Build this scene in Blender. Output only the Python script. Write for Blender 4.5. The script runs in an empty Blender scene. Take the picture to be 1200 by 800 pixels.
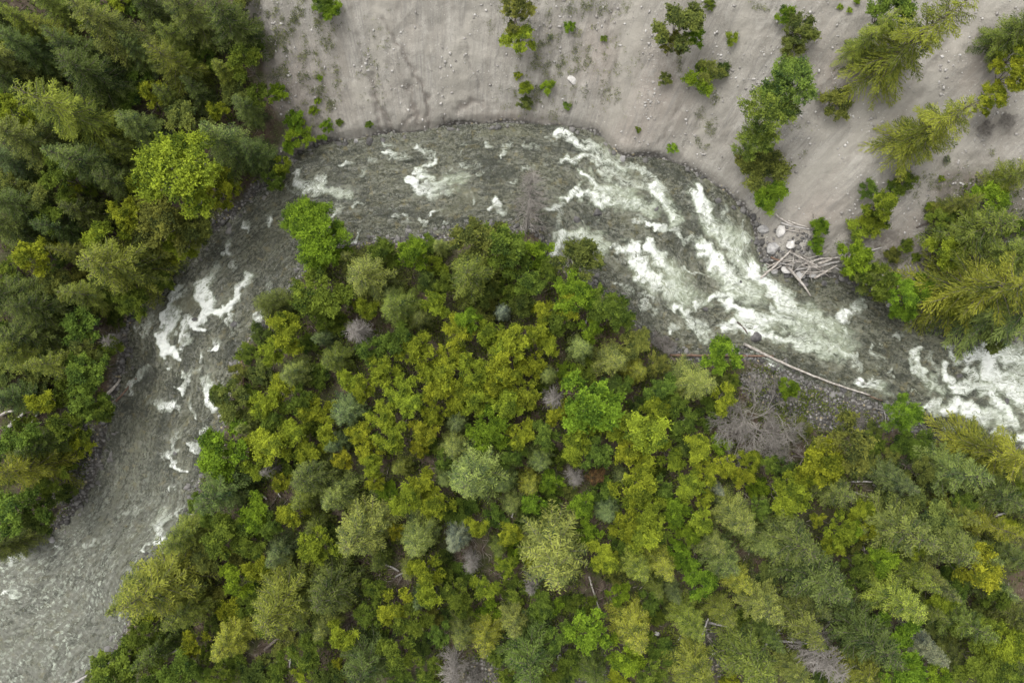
import bpy, math, random
import numpy as np
from mathutils import Vector, Matrix, Quaternion

random.seed(7)
C = bpy.context.scene.collection

# ------------------------------------------------------------------ camera, light, exposure
CAMH = 72.0                       # metres above the water; 1200 x 800 photo pixels span 108 x 72 m at the water
MPP = 108.0 / 1200.0
SUN_EL, SUN_AZ = 62.0, 315.0      # soft overcast light from the upper side
cam = bpy.data.cameras.new('camera')
cam.sensor_width = 36.0
cam.lens = 36.0 * CAMH / 108.0
cam.clip_end = 3000.0
co = bpy.data.objects.new('camera', cam)
C.objects.link(co)
co.location = (0, 0, CAMH)
bpy.context.scene.camera = co

world = bpy.data.worlds.new('World')
bpy.context.scene.world = world
world.use_nodes = True
wn, wl = world.node_tree.nodes, world.node_tree.links
sky = wn.new('ShaderNodeTexSky')
sky.sky_type = 'NISHITA'
sky.sun_disc = False
sky.sun_elevation = math.radians(SUN_EL)
sky.sun_rotation = math.radians(SUN_AZ)
sky.air_density = 1.0
sky.dust_density = 4.0
sky.ozone_density = 1.0
hsv = wn.new('ShaderNodeHueSaturation')     # cloud cover: a nearly grey sky
hsv.inputs['Saturation'].default_value = 0.06
wl.new(sky.outputs[0], hsv.inputs['Color'])
wl.new(hsv.outputs[0], wn['Background'].inputs[0])
wn['Background'].inputs[1].default_value = 0.15

sl = bpy.data.lights.new('sun', 'SUN')
sl.energy = 0.7
sl.angle = math.radians(40)
sl.color = (1.0, 0.965, 0.91)
so = bpy.data.objects.new('sun', sl)
C.objects.link(so)
az, el = math.radians(SUN_AZ), math.radians(SUN_EL)
sdir = Vector((math.sin(az) * math.cos(el), math.cos(az) * math.cos(el), math.sin(el)))
so.rotation_euler = sdir.to_track_quat('Z', 'Y').to_euler()
so.location = sdir * 150

vs = bpy.context.scene.view_settings
vs.view_transform = 'Standard'
vs.look = 'None'
vs.gamma = 1
vs.use_curve_mapping = False
vs.exposure = 1.27
cy = bpy.context.scene.cycles
cy.max_bounces = 6
cy.diffuse_bounces = 3
cy.transparent_max_bounces = 8
cy.caustics_reflective = False
cy.caustics_refractive = False

# ------------------------------------------------------------------ helpers
def hash2(ix, iy, seed):
    h = (ix.astype(np.int64) * 374761393 + iy.astype(np.int64) * 668265263 + seed * 974634217) & 0xffffffff
    h = ((h ^ (h >> 13)) * 1274126177) & 0xffffffff
    h = (h ^ (h >> 16)) & 0xffffffff
    return h

def perlin(x, y, seed=0):
    x, y = np.asarray(x, float), np.asarray(y, float)
    ix, iy = np.floor(x), np.floor(y)
    fx, fy = x - ix, y - iy
    u, v = fx * fx * fx * (fx * (fx * 6 - 15) + 10), fy * fy * fy * (fy * (fy * 6 - 15) + 10)
    def g(a, b):
        t = hash2(ix + a, iy + b, seed) * (2 * math.pi / 4294967296.0)
        return np.cos(t) * (fx - a) + np.sin(t) * (fy - b)
    n0 = g(0, 0) * (1 - u) + g(1, 0) * u
    n1 = g(0, 1) * (1 - u) + g(1, 1) * u
    return (n0 * (1 - v) + n1 * v) * 1.5

def fbm(x, y, seed=0, octs=4):
    s, a, f = 0, 1.0, 1.0
    for k in range(octs):
        s = s + a * perlin(np.asarray(x) * f, np.asarray(y) * f, seed + k)
        a *= 0.5
        f *= 2.03
    return s

def sstep(a, b, x):
    t = np.clip((x - a) / (b - a), 0, 1)
    return t * t * (3 - 2 * t)

def p2w(px, py, z=0.0):
    k = MPP * (CAMH - z) / CAMH
    return (px - 600.0) * k, (400.0 - py) * k

def make_mesh(name, verts, faces, mat=None, parent=None, smooth=False, face_attr=None, link=True):
    me = bpy.data.meshes.new(name)
    verts = np.asarray(verts, np.float32)
    faces = np.asarray(faces, np.int32)
    nf, k = faces.shape
    me.vertices.add(len(verts))
    me.vertices.foreach_set('co', verts.ravel())
    me.loops.add(nf * k)
    me.loops.foreach_set('vertex_index', faces.ravel())
    me.polygons.add(nf)
    me.polygons.foreach_set('loop_start', np.arange(nf, dtype=np.int32) * k)
    try:
        me.polygons.foreach_set('loop_total', np.full(nf, k, np.int32))
    except Exception:
        pass
    me.update(calc_edges=True)
    if smooth:
        me.polygons.foreach_set('use_smooth', np.ones(nf, bool))
    if face_attr is not None:
        a = me.attributes.new('tint', 'FLOAT', 'FACE')
        a.data.foreach_set('value', np.asarray(face_attr, np.float32))
    if mat:
        me.materials.append(mat)
    if not link:
        return me
    o = bpy.data.objects.new(name, me)
    C.objects.link(o)
    if parent:
        o.parent = parent
    return o

def vattr(me, name, vals):
    a = me.attributes.new(name, 'FLOAT', 'POINT')
    a.data.foreach_set('value', np.asarray(vals, np.float32))

def tag(o, label=None, cat=None, group=None, kind=None):
    if label: o['label'] = label
    if cat: o['category'] = cat
    if group: o['group'] = group
    if kind: o['kind'] = kind

class NT:
    """little node helper"""
    def __init__(s, name):
        s.m = bpy.data.materials.new(name)
        s.m.use_nodes = True
        s.t = s.m.node_tree
        s.t.nodes.clear()
        s.out = s.t.nodes.new('ShaderNodeOutputMaterial')
    def n(s, typ, **kw):
        o = s.t.nodes.new(typ)
        for k, v in kw.items():
            setattr(o, k, v)
        return o
    def put(s, sock, v):
        if hasattr(v, 'is_output'):
            s.t.links.new(v, sock)
        else:
            sock.default_value = v
    def math(s, op, a, b=0.0, c=0.0, clamp=False):
        o = s.n('ShaderNodeMath', operation=op, use_clamp=clamp)
        s.put(o.inputs[0], a); s.put(o.inputs[1], b); s.put(o.inputs[2], c)
        return o.outputs[0]
    def attr(s, name, out=2):
        return s.n('ShaderNodeAttribute', attribute_name=name).outputs[out]
    def noise(s, vec, scale, detail=3.0, rough=0.55, dist=0.0):
        o = s.n('ShaderNodeTexNoise')
        s.put(o.inputs['Vector'], vec)
        o.inputs['Scale'].default_value = scale
        o.inputs['Detail'].default_value = detail
        o.inputs['Roughness'].default_value = rough
        o.inputs['Distortion'].default_value = dist
        return o.outputs['Fac']
    def voro(s, vec, scale, feature='F1', out='Distance'):
        o = s.n('ShaderNodeTexVoronoi', feature=feature)
        s.put(o.inputs['Vector'], vec)
        o.inputs['Scale'].default_value = scale
        return o.outputs[out]
    def comb(s, x, y, z=0.0):
        o = s.n('ShaderNodeCombineXYZ')
        s.put(o.inputs[0], x); s.put(o.inputs[1], y); s.put(o.inputs[2], z)
        return o.outputs[0]
    def ss(s, v, a, b):
        o = s.n('ShaderNodeMapRange', interpolation_type='SMOOTHSTEP')
        s.put(o.inputs['Value'], v)
        o.inputs['From Min'].default_value = a
        o.inputs['From Max'].default_value = b
        return o.outputs[0]
    def mix(s, f, a, b, blend='MIX'):
        o = s.n('ShaderNodeMix', data_type='RGBA', blend_type=blend)
        s.put(o.inputs[0], f)
        for i, v in ((6, a), (7, b)):
            if isinstance(v, tuple) and len(v) == 3:
                v = (*v, 1.0)
            s.put(o.inputs[i], v)
        return o.outputs[2]
    def bump(s, h, strength=0.5, dist=0.1):
        o = s.n('ShaderNodeBump')
        s.put(o.inputs['Strength'], strength)
        o.inputs['Distance'].default_value = dist
        s.put(o.inputs['Height'], h)
        return o.outputs[0]
    def pos(s):
        return s.n('ShaderNodeNewGeometry').outputs['Position']

def principled(nt, col, rough=0.9, spec=0.2, normal=None):
    p = nt.n('ShaderNodeBsdfPrincipled')
    nt.put(p.inputs['Base Color'], (*col, 1.0) if isinstance(col, tuple) else col)
    nt.put(p.inputs['Roughness'], rough)
    p.inputs['Specular IOR Level'].default_value = spec
    if normal is not None:
        nt.put(p.inputs['Normal'], normal)
    nt.t.links.new(p.outputs[0], nt.out.inputs[0])
    return p

# ------------------------------------------------------------------ the lie of the land
OUT_PX = [(-420, 930), (-200, 800), (-80, 705), (0, 655), (50, 634), (88, 604), (112, 566), (124, 524), (128, 490), (138, 460), (147, 430), (152, 405), (150, 388),
          (163, 368), (188, 333), (222, 302), (255, 270), (290, 238), (318, 212), (342, 184), (372, 170), (415, 164), (450, 158),
          (490, 156), (520, 149), (560, 146), (600, 145), (640, 147), (672, 149), (700, 158), (715, 172), (729, 187), (755, 183),
          (790, 190), (822, 207), (850, 226), (872, 246), (882, 266), (886, 290), (897, 314), (935, 327), (975, 325), (1000, 336),
          (1040, 352), (1062, 364), (1090, 376), (1120, 386), (1150, 393), (1200, 400), (1290, 405), (1500, 410), (1900, 415)]
INN_PX = [(-200, 1200), (20, 950), (90, 830), (104, 792), (128, 765), (148, 730), (150, 692), (168, 662), (188, 645), (205, 622), (224, 602),
          (226, 572), (238, 548), (240, 520), (258, 500), (265, 480), (264, 455), (274, 440), (276, 420), (290, 396), (305, 378),
          (322, 357), (340, 338), (350, 318), (368, 300), (400, 287), (430, 280), (460, 279), (495, 274), (530, 274), (570, 268),
          (605, 263), (628, 265), (642, 280), (648, 302), (664, 312), (690, 322), (704, 334), (730, 357), (752, 386), (778, 402),
          (805, 416), (835, 418), (872, 410), (900, 424), (958, 450), (1000, 464), (1030, 472), (1052, 492), (1080, 502),
          (1112, 511), (1150, 519), (1200, 523), (1290, 530), (1500, 535), (1900, 540)]
def smooth_line(pts, n=3):
    a = np.array(pts, float)
    for _ in range(n):                      # corner cutting
        q = a[:-1] * 0.75 + a[1:] * 0.25
        r = a[:-1] * 0.25 + a[1:] * 0.75
        a = np.vstack([a[:1], np.stack([q, r], 1).reshape(-1, 2), a[-1:]])
        if n == 3 and _ == 1: break
    return a
OUT = np.array([p2w(*p) for p in smooth_line(OUT_PX)])
INN = np.array([p2w(*p) for p in smooth_line(INN_PX)])

def seg_dist(P, line, want_s=False):
    """distance of points P (n,2) to a polyline, and arc length of the nearest point"""
    best = np.full(len(P), 1e9)
    bs = np.zeros(len(P))
    bp = np.zeros((len(P), 2))
    acc = 0.0
    for a, b in zip(line[:-1], line[1:]):
        d = b - a
        L2 = float(d @ d)
        L = math.sqrt(L2)
        t = np.clip(((P - a) @ d) / max(L2, 1e-9), 0, 1)
        q = a + t[:, None] * d
        dd = np.hypot(P[:, 0] - q[:, 0], P[:, 1] - q[:, 1])
        m = dd < best
        best[m] = dd[m]
        bs[m] = acc + t[m] * L
        bp[m] = q[m]
        acc += L
    return best, bs, bp

RIV = np.vstack([OUT, INN[::-1]])
def inside(P, poly):
    x, y = P[:, 0], P[:, 1]
    r = np.zeros(len(P), bool)
    x0, y0 = poly[-1]
    for x1, y1 in poly:
        if y0 != y1:
            c = ((y1 > y) != (y0 > y)) & (x < (x0 - x1) * (y - y1) / (y0 - y1) + x1)
            r ^= c
        x0, y0 = x1, y1
    return r

FIELD_STEP = 0.5      # coarse fields of bank distance, sampled bilinearly
FX = np.arange(-110, 110.01, FIELD_STEP)
FY = np.arange(-80, 80.01, FIELD_STEP)
_gx, _gy = np.meshgrid(FX, FY)
_P = np.stack([_gx.ravel(), _gy.ravel()], 1)
_do, _, _ = seg_dist(_P, OUT)
_di, _, _ = seg_dist(_P, INN)
_in = inside(_P, RIV)
F_do = np.where(_in | (_di < _do), -_do, _do)      # + on the outer bank, - elsewhere
F_di = np.where(_in | (_do < _di), -_di, _di)      # + on the inner bank
F_do, F_di = F_do.reshape(_gx.shape), F_di.reshape(_gx.shape)
def samp(F, x, y):
    fx = np.clip((np.asarray(x, float) - FX[0]) / FIELD_STEP, 0, len(FX) - 1.001)
    fy = np.clip((np.asarray(y, float) - FY[0]) / FIELD_STEP, 0, len(FY) - 1.001)
    ix, iy = fx.astype(int), fy.astype(int)
    u, v = fx - ix, fy - iy
    return (F[iy, ix] * (1 - u) + F[iy, ix + 1] * u) * (1 - v) + (F[iy + 1, ix] * (1 - u) + F[iy + 1, ix + 1] * u) * v

# erosion gullies in the scree: strokes in photo pixels (x0,y0,x1,y1,width m,depth m)
GULLY = [(447, 22, 462, 45, .35, .25), (462, 45, 482, 78, .35, .3), (482, 78, 500, 112, .3, .3), (436, 92, 446, 150, .6, .35), (441, 118, 455, 148, .5, .35),
         (478, 100, 490, 145, .5, .3), (500, 112, 502, 150, .35, .3), (487, 132, 470, 150, .4, .3), (520, 135, 522, 152, .4, .4), (535, 128, 553, 118, .5, .3),
         (553, 118, 566, 120, .4, .3), (545, 55, 563, 105, .25, .15), (420, 40, 425, 92, .35, .15), (470, 85, 480, 118, .25, .15), (510, 60, 520, 110, .25, .12), (725, 60, 708, 120, .3, .15),
         (800, 120, 775, 165, .5, .14), (820, 140, 800, 178, .5, .14), (722, 5, 712, 30, .4, .2), (640, 85, 630, 130, .3, .15), (690, 60, 665, 140, .35, .1), (995, 60, 960, 140, .6, .12), (1110, 60, 1060, 110, .9, .12), (1080, 110, 960, 215, .9, .14)]
_gw = []
def base_height(x, y):
    x, y = np.asarray(x, float), np.asarray(y, float)
    do, di = samp(F_do, x, y), samp(F_di, x, y)
    # outer bank: forested on one side, steep scree in the middle
    px = x / MPP + 600
    scree = sstep(255, 360, px)
    slope = 0.30 + 0.27 * scree - 0.17 * sstep(900, 1100, px)
    lip = 0.45 + 0.55 * scree * (1 - sstep(860, 960, px))
    dd = np.maximum(do, 0)
    ho = lip * sstep(0, 0.9, dd) + slope * np.maximum(dd - 0.8, 0)
    ho = np.where(dd > 30, lip + slope * 29.2 + 0.25 * (dd - 30), ho)
    dj = np.maximum(di, 0)
    gb = np.exp(-(((px - 955) / 75) ** 2 + ((400 - y / MPP - 470) / 38.0) ** 2))
    hi = (0.3 + 0.6 * (1 - np.clip(gb * 1.4, 0, 1))) * sstep(0, 1.4, dj) + 1.1 * sstep(2, 16, dj) * (1 - 0.6 * gb) + 0.02 * dj
    h = ho + hi
    wet = (do < 0) & (di < 0)
    dw = np.minimum(-do, -di)
    h = np.where(wet, -0.12 - 0.65 * sstep(0, 3.5, dw), h)
    land = np.clip(np.maximum(do, di) / 2.0, 0, 1)
    h = h + land * (0.35 * fbm(x / 5.0, y / 5.0, 11, 3) + 0.08 * fbm(x / 0.9, y / 0.9, 15, 3))
    h = h + (1 - land) * 0.07 * fbm(x / 0.55, y / 0.55, 19, 3)
    return h
def gully_depth(x, y):
    """(depth, mask) of the erosion gullies"""
    g = np.zeros(np.shape(x)); m = np.zeros(np.shape(x))
    xw = x + 0.35 * fbm(x / 1.1, y / 1.1, 31, 2)
    yw = y + 0.35 * fbm(x / 1.1, y / 1.1, 37, 2)
    for s in _gw:
        a, b = s[0], s[1]
        lo, hi_ = np.minimum(a, b) - 2.5, np.maximum(a, b) + 2.5
        k = (x > lo[0]) & (x < hi_[0]) & (y > lo[1]) & (y < hi_[1])
        if not k.any(): continue
        d = b - a
        P = np.stack([xw[k], yw[k]], 1)
        t = np.clip(((P - a) @ d) / float(d @ d), 0, 1)
        q = a + t[:, None] * d
        r = np.hypot(P[:, 0] - q[:, 0], P[:, 1] - q[:, 1]) / s[2]
        v = np.exp(-r * r)
        g[k] = np.maximum(g[k], v * s[3])
        m[k] = np.maximum(m[k], v * min(0.75, s[3] / 0.34))
    return g, m
def ground_z(x, y):
    return float(base_height(np.array([x]), np.array([y]))[0])
def on_ground(px, py, up=0.0):
    """world point where a photo pixel meets the terrain (plus a height above it)"""
    z = 1.0
    for _ in range(7):
        x, y = p2w(px, py, z)
        z = 0.5 * z + 0.5 * (max(ground_z(x, y), -0.05) + up)
    return x, y, z
for a in GULLY:
    p, q = on_ground(a[0], a[1]), on_ground(a[2], a[3])
    _gw.append((np.array(p[:2]), np.array(q[:2]), a[4] * 0.5, a[5] * 0.8))

# ------------------------------------------------------------------ ground sheet
def axis(inner, step, outer, n):
    core = np.arange(-inner, inner + 1e-6, step)
    g = inner + (outer - inner) * (np.linspace(0, 1, n + 1)[1:] ** 2.2)
    return np.concatenate([-g[::-1], core, g])
gxs = axis(60.0, 0.16, 600.0, 26)
gys = axis(42.0, 0.16, 600.0, 26)
X, Y = np.meshgrid(gxs, gys)
xf, yf = X.ravel(), Y.ravel()
Z = base_height(xf, yf)
gd, gm = gully_depth(xf, yf)
Z = Z - gd
nx, ny = len(gxs), len(gys)
idx = np.arange(nx * ny).reshape(ny, nx)
faces = np.stack([idx[:-1, :-1], idx[:-1, 1:], idx[1:, 1:], idx[1:, :-1]], -1).reshape(-1, 4)

nt = NT('ground_soil_and_scree')
pos = nt.pos()
sc_m, fl_m, gr_m, dirt_m, pink_m = (nt.attr(a) for a in ('scree', 'forest', 'gravel', 'dirt', 'pink'))
u, v = nt.attr('slope_u'), nt.attr('slope_v')
streak = nt.noise(nt.comb(nt.math('MULTIPLY', u, 1.3), nt.math('MULTIPLY', v, 0.2)), 1.0, 6, 0.7, 0.9)
n1 = nt.noise(pos, 0.16, 4)
n2 = nt.noise(pos, 2.2, 5, 0.65)
n3 = nt.noise(pos, 9.0, 3, 0.7)
sc = nt.mix(nt.ss(streak, 0.34, 0.68), (0.204, 0.190, 0.167), (0.287, 0.271, 0.244))
sc = nt.mix(nt.math('MULTIPLY', nt.ss(n1, 0.42, 0.66), 0.5), sc, (0.226, 0.205, 0.178))
sc = nt.mix(nt.math('MULTIPLY', pink_m, 0.5), sc, (0.217, 0.180, 0.155))
sc = nt.mix(nt.math('MULTIPLY', nt.ss(n2, 0.5, 0.72), 0.45), sc, (0.21, 0.19, 0.168))
sp = nt.voro(pos, 3.2)
spn = nt.voro(pos, 3.2, out='Color')
sep = nt.n('ShaderNodeSeparateColor'); nt.t.links.new(spn, sep.inputs[0])
stone = nt.math('MULTIPLY', nt.math('LESS_THAN', sp, 0.2), nt.math('GREATER_THAN', sep.outputs[0], 0.72))
sc = nt.mix(nt.math('MULTIPLY', stone, 0.75), sc, nt.mix(sep.outputs[1], (0.2, 0.18, 0.16), (0.40, 0.38, 0.35)))
sc = nt.mix(nt.math('MULTIPLY', nt.ss(n3, 0.45, 0.72), 0.6), sc, (0.157, 0.142, 0.126))
n4 = nt.noise(pos, 0.7, 5, 0.7)
sc = nt.mix(nt.math('MULTIPLY', nt.ss(n4, 0.52, 0.7), 0.35), sc, (0.183, 0.172, 0.157))
sc = nt.mix(nt.math('MULTIPLY', nt.ss(n4, 0.46, 0.34), 0.35), sc, (0.322, 0.309, 0.283))
fst = nt.noise(nt.comb(nt.math('MULTIPLY', u, 4.5), nt.math('MULTIPLY', v, 0.35)), 1.0, 4, 0.65, 0.5)
sc = nt.mix(nt.math('MULTIPLY', nt.ss(fst, 0.51, 0.66), 0.65), sc, (0.165, 0.155, 0.142))
sc = nt.mix(nt.math('MULTIPLY', nt.attr('pale'), nt.math('MULTIPLY_ADD', n2, 0.5, 0.45)), sc, (0.262, 0.244, 0.213))
sc = nt.mix(1.0, sc, (0.97, 0.975, 0.955), 'MULTIPLY')
sc = nt.mix(nt.math('MULTIPLY', dirt_m, nt.ss(n2, 0.3, 0.6)), sc, (0.105, 0.09, 0.078))
fl = nt.mix(nt.ss(n2, 0.35, 0.68), (0.045, 0.034, 0.025), (0.115, 0.09, 0.068))
fl = nt.mix(nt.math('MULTIPLY', nt.ss(n1, 0.5, 0.7), 0.5), fl, (0.09, 0.058, 0.038))
moss = nt.noise(pos, 0.55, 5, 0.7)
fl = nt.mix(nt.math('MULTIPLY', nt.ss(moss, 0.42, 0.6), 0.8), fl, (0.042, 0.052, 0.016))
fl = nt.mix(nt.math('MULTIPLY', nt.ss(n3, 0.54, 0.75), 0.55), fl, (0.2, 0.17, 0.14))
cob = nt.voro(pos, 3.0, out='Color')
cobd = nt.voro(pos, 3.0)
sepc = nt.n('ShaderNodeSeparateColor'); nt.t.links.new(cob, sepc.inputs[0])
gr = nt.mix(sepc.outputs[0], (0.06, 0.058, 0.054), (0.27, 0.258, 0.24))
gr = nt.mix(nt.math('MULTIPLY', nt.math('GREATER_THAN', sepc.outputs[1], 0.86), 0.8), gr, (0.30, 0.25, 0.14))
gr = nt.mix(nt.ss(cobd, 0.28, 0.55), gr, (0.05, 0.046, 0.04))
gr = nt.mix(nt.math('MULTIPLY', nt.ss(n3, 0.4, 0.75), 0.4), gr, (0.2, 0.19, 0.178))
col = nt.mix(sc_m, fl, sc)
col = nt.mix(gr_m, col, gr)
hgt = nt.math('ADD', nt.math('MULTIPLY', n2, 0.6), nt.math('ADD', nt.math('MULTIPLY', n3, 0.5), nt.math('MULTIPLY', nt.math('SUBTRACT', 0.5, cobd), gr_m)))
principled(nt, col, 0.95, 0.1, nt.bump(hgt, 0.9, 0.16))
M_ground = nt.m

ground = make_mesh('ground', np.stack([xf, yf, Z], 1), faces, M_ground, smooth=True)
tag(ground, kind='structure')
kz = CAMH / (CAMH - np.clip(Z, -1, 30))
gpx, gpy = xf * kz / MPP + 600, 400 - yf * kz / MPP          # where the ground shows in the photo, for laying out soils
do_, di_ = samp(F_do, xf, yf), samp(F_di, xf, yf)
wob = 16 * fbm(xf / 3.0, yf / 3.0, 51, 3)
scree = sstep(-10, 12, gpx + wob - (292 + 0.25 * np.clip(gpy, 0, 220))) * (do_ > -0.5)
scree = scree * (1 - 0.55 * sstep(1075, 1120, gpx + wob) * sstep(170, 230, gpy + wob))
gravel = np.maximum(((do_ < 0.3) & (di_ < 0.3)).astype(float), 1 - sstep(0.3, 1.4 + 0.05 * wob, np.maximum(do_, di_)))
gravel = np.maximum(gravel, sstep(0.75, 0.35, ((gpx - 955) / 110) ** 2 + ((gpy - 470 - (gpx - 955) * 0.25) / 42) ** 2 + wob * 0.01) * (di_ > -0.5))
gravel = np.maximum(gravel, sstep(1.0, 0.6, ((gpx - 85) / 42) ** 2 + ((gpy - 545) / 70) ** 2 + wob * 0.02))
for cx, cy_, r in ((690, 790, 45), (830, 760, 45), (565, 795, 30)):
    gravel = np.maximum(gravel, 0.75 * sstep(1.0, 0.4, ((gpx - cx) / r) ** 2 + ((gpy - cy_) / r) ** 2 + wob * 0.02))
scree_hi = (gpx > 330) & (gpx < 900) & (do_ > 0)
gravel = np.where(scree_hi, gravel * sstep(0.5, 0.2, do_ + 0.02 * wob), gravel)
pink = np.zeros(len(xf))
for cx, cy_, rx, ry in ((770, 105, 45, 55), (1085, 290, 40, 40), (985, 80, 30, 25), (1150, 70, 40, 40), (330, 110, 45, 60), (750, 150, 30, 30), (960, 250, 40, 30), (600, 140, 40, 10), (700, 60, 30, 40)):
    pink = np.maximum(pink, np.exp(-(((gpx - cx) / rx) ** 2 + ((gpy - cy_) / ry) ** 2)))
dirt = np.maximum(gm, 0.55 * sstep(420, 330, gpx + wob) * sstep(40, 140, gpy))
dirt = np.maximum(dirt, 0.9 * np.exp(-(((gpx - 1035) / 32) ** 2 + ((gpy - 284) / 18) ** 2)))
dirt = np.maximum(dirt, 0.45 * np.exp(-(((gpx - 1170) / 35) ** 2 + ((gpy - 147) / 14) ** 2)))
vattr(ground.data, 'scree', scree)
vattr(ground.data, 'forest', 1 - scree)
vattr(ground.data, 'gravel', np.clip(gravel, 0, 1))
vattr(ground.data, 'dirt', np.clip(dirt, 0, 1))
vattr(ground.data, 'pink', np.clip(pink + 0.1 * fbm(xf / 4, yf / 4, 61, 2), 0, 1))
pole = np.array(p2w(500, 760))
pale = np.zeros(len(xf))
for pts, wd in (([(1185, -5), (1130, 45), (1060, 125), (985, 185), (930, 222)], 20), ([(1090, 95), (1010, 118), (960, 150)], 14), ([(880, -5), (862, 60), (835, 130), (808, 178)], 13), ([(745, 10), (735, 70), (720, 140)], 12), ([(560, 0), (540, 70), (530, 115)], 16), ([(1200, 120), (1130, 170), (1060, 225)], 10), ([(450, 0), (438, 60), (425, 120)], 10)):
    pts = np.array(pts, float)
    for i in range(len(pts) - 1):
        d = pts[i + 1] - pts[i]
        qx, qy = gpx + 0.5 * wob - pts[i][0], gpy + 0.5 * wob - pts[i][1]
        t = np.clip((qx * d[0] + qy * d[1]) / float(d @ d), 0, 1)
        pale = np.maximum(pale, np.exp(-(np.hypot(qx - t * d[0], qy - t * d[1]) / wd) ** 2))
vattr(ground.data, 'pale', pale)
vattr(ground.data, 'slope_u', np.arctan2(xf - pole[0], yf - pole[1]) * 50)
vattr(ground.data, 'slope_v', np.hypot(xf - pole[0], yf - pole[1]))

# ------------------------------------------------------------------ river water
CLINE_N = 260
def resample(line, n):
    d = np.concatenate([[0], np.cumsum(np.hypot(*np.diff(line, axis=0).T))])
    t = np.linspace(0, d[-1], n)
    return np.stack([np.interp(t, d, line[:, 0]), np.interp(t, d, line[:, 1])], 1)
# centreline through midpoints of nearest bank points
_o = resample(OUT, 400)
_d, _s, _q = seg_dist(_o, INN)
mid = (_o + _q) / 2
for _ in range(30):
    mid[1:-1] = 0.5 * mid[1:-1] + 0.25 * (mid[:-2] + mid[2:])
wstep = 0.10
wx = np.arange(-62, 62, wstep); wy = np.arange(-46, 30, wstep)
WX, WY = np.meshgrid(wx, wy)
wxf, wyf = WX.ravel(), WY.ravel()
wdo, wdi = samp(F_do, wxf, wyf), samp(F_di, wxf, wyf)
keep = (wdo < 0.8) & (wdi < 0.8)
W = np.stack([wxf, wyf], 1)
Wk = W[keep]
_, flow_s, _ = seg_dist(Wk, resample(mid, 150))
a_, b_ = np.maximum(-wdo[keep], 0), np.maximum(-wdi[keep], 0)
frac = a_ / np.maximum(a_ + b_, 1e-3)
flow_n = frac * 14.0
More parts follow.
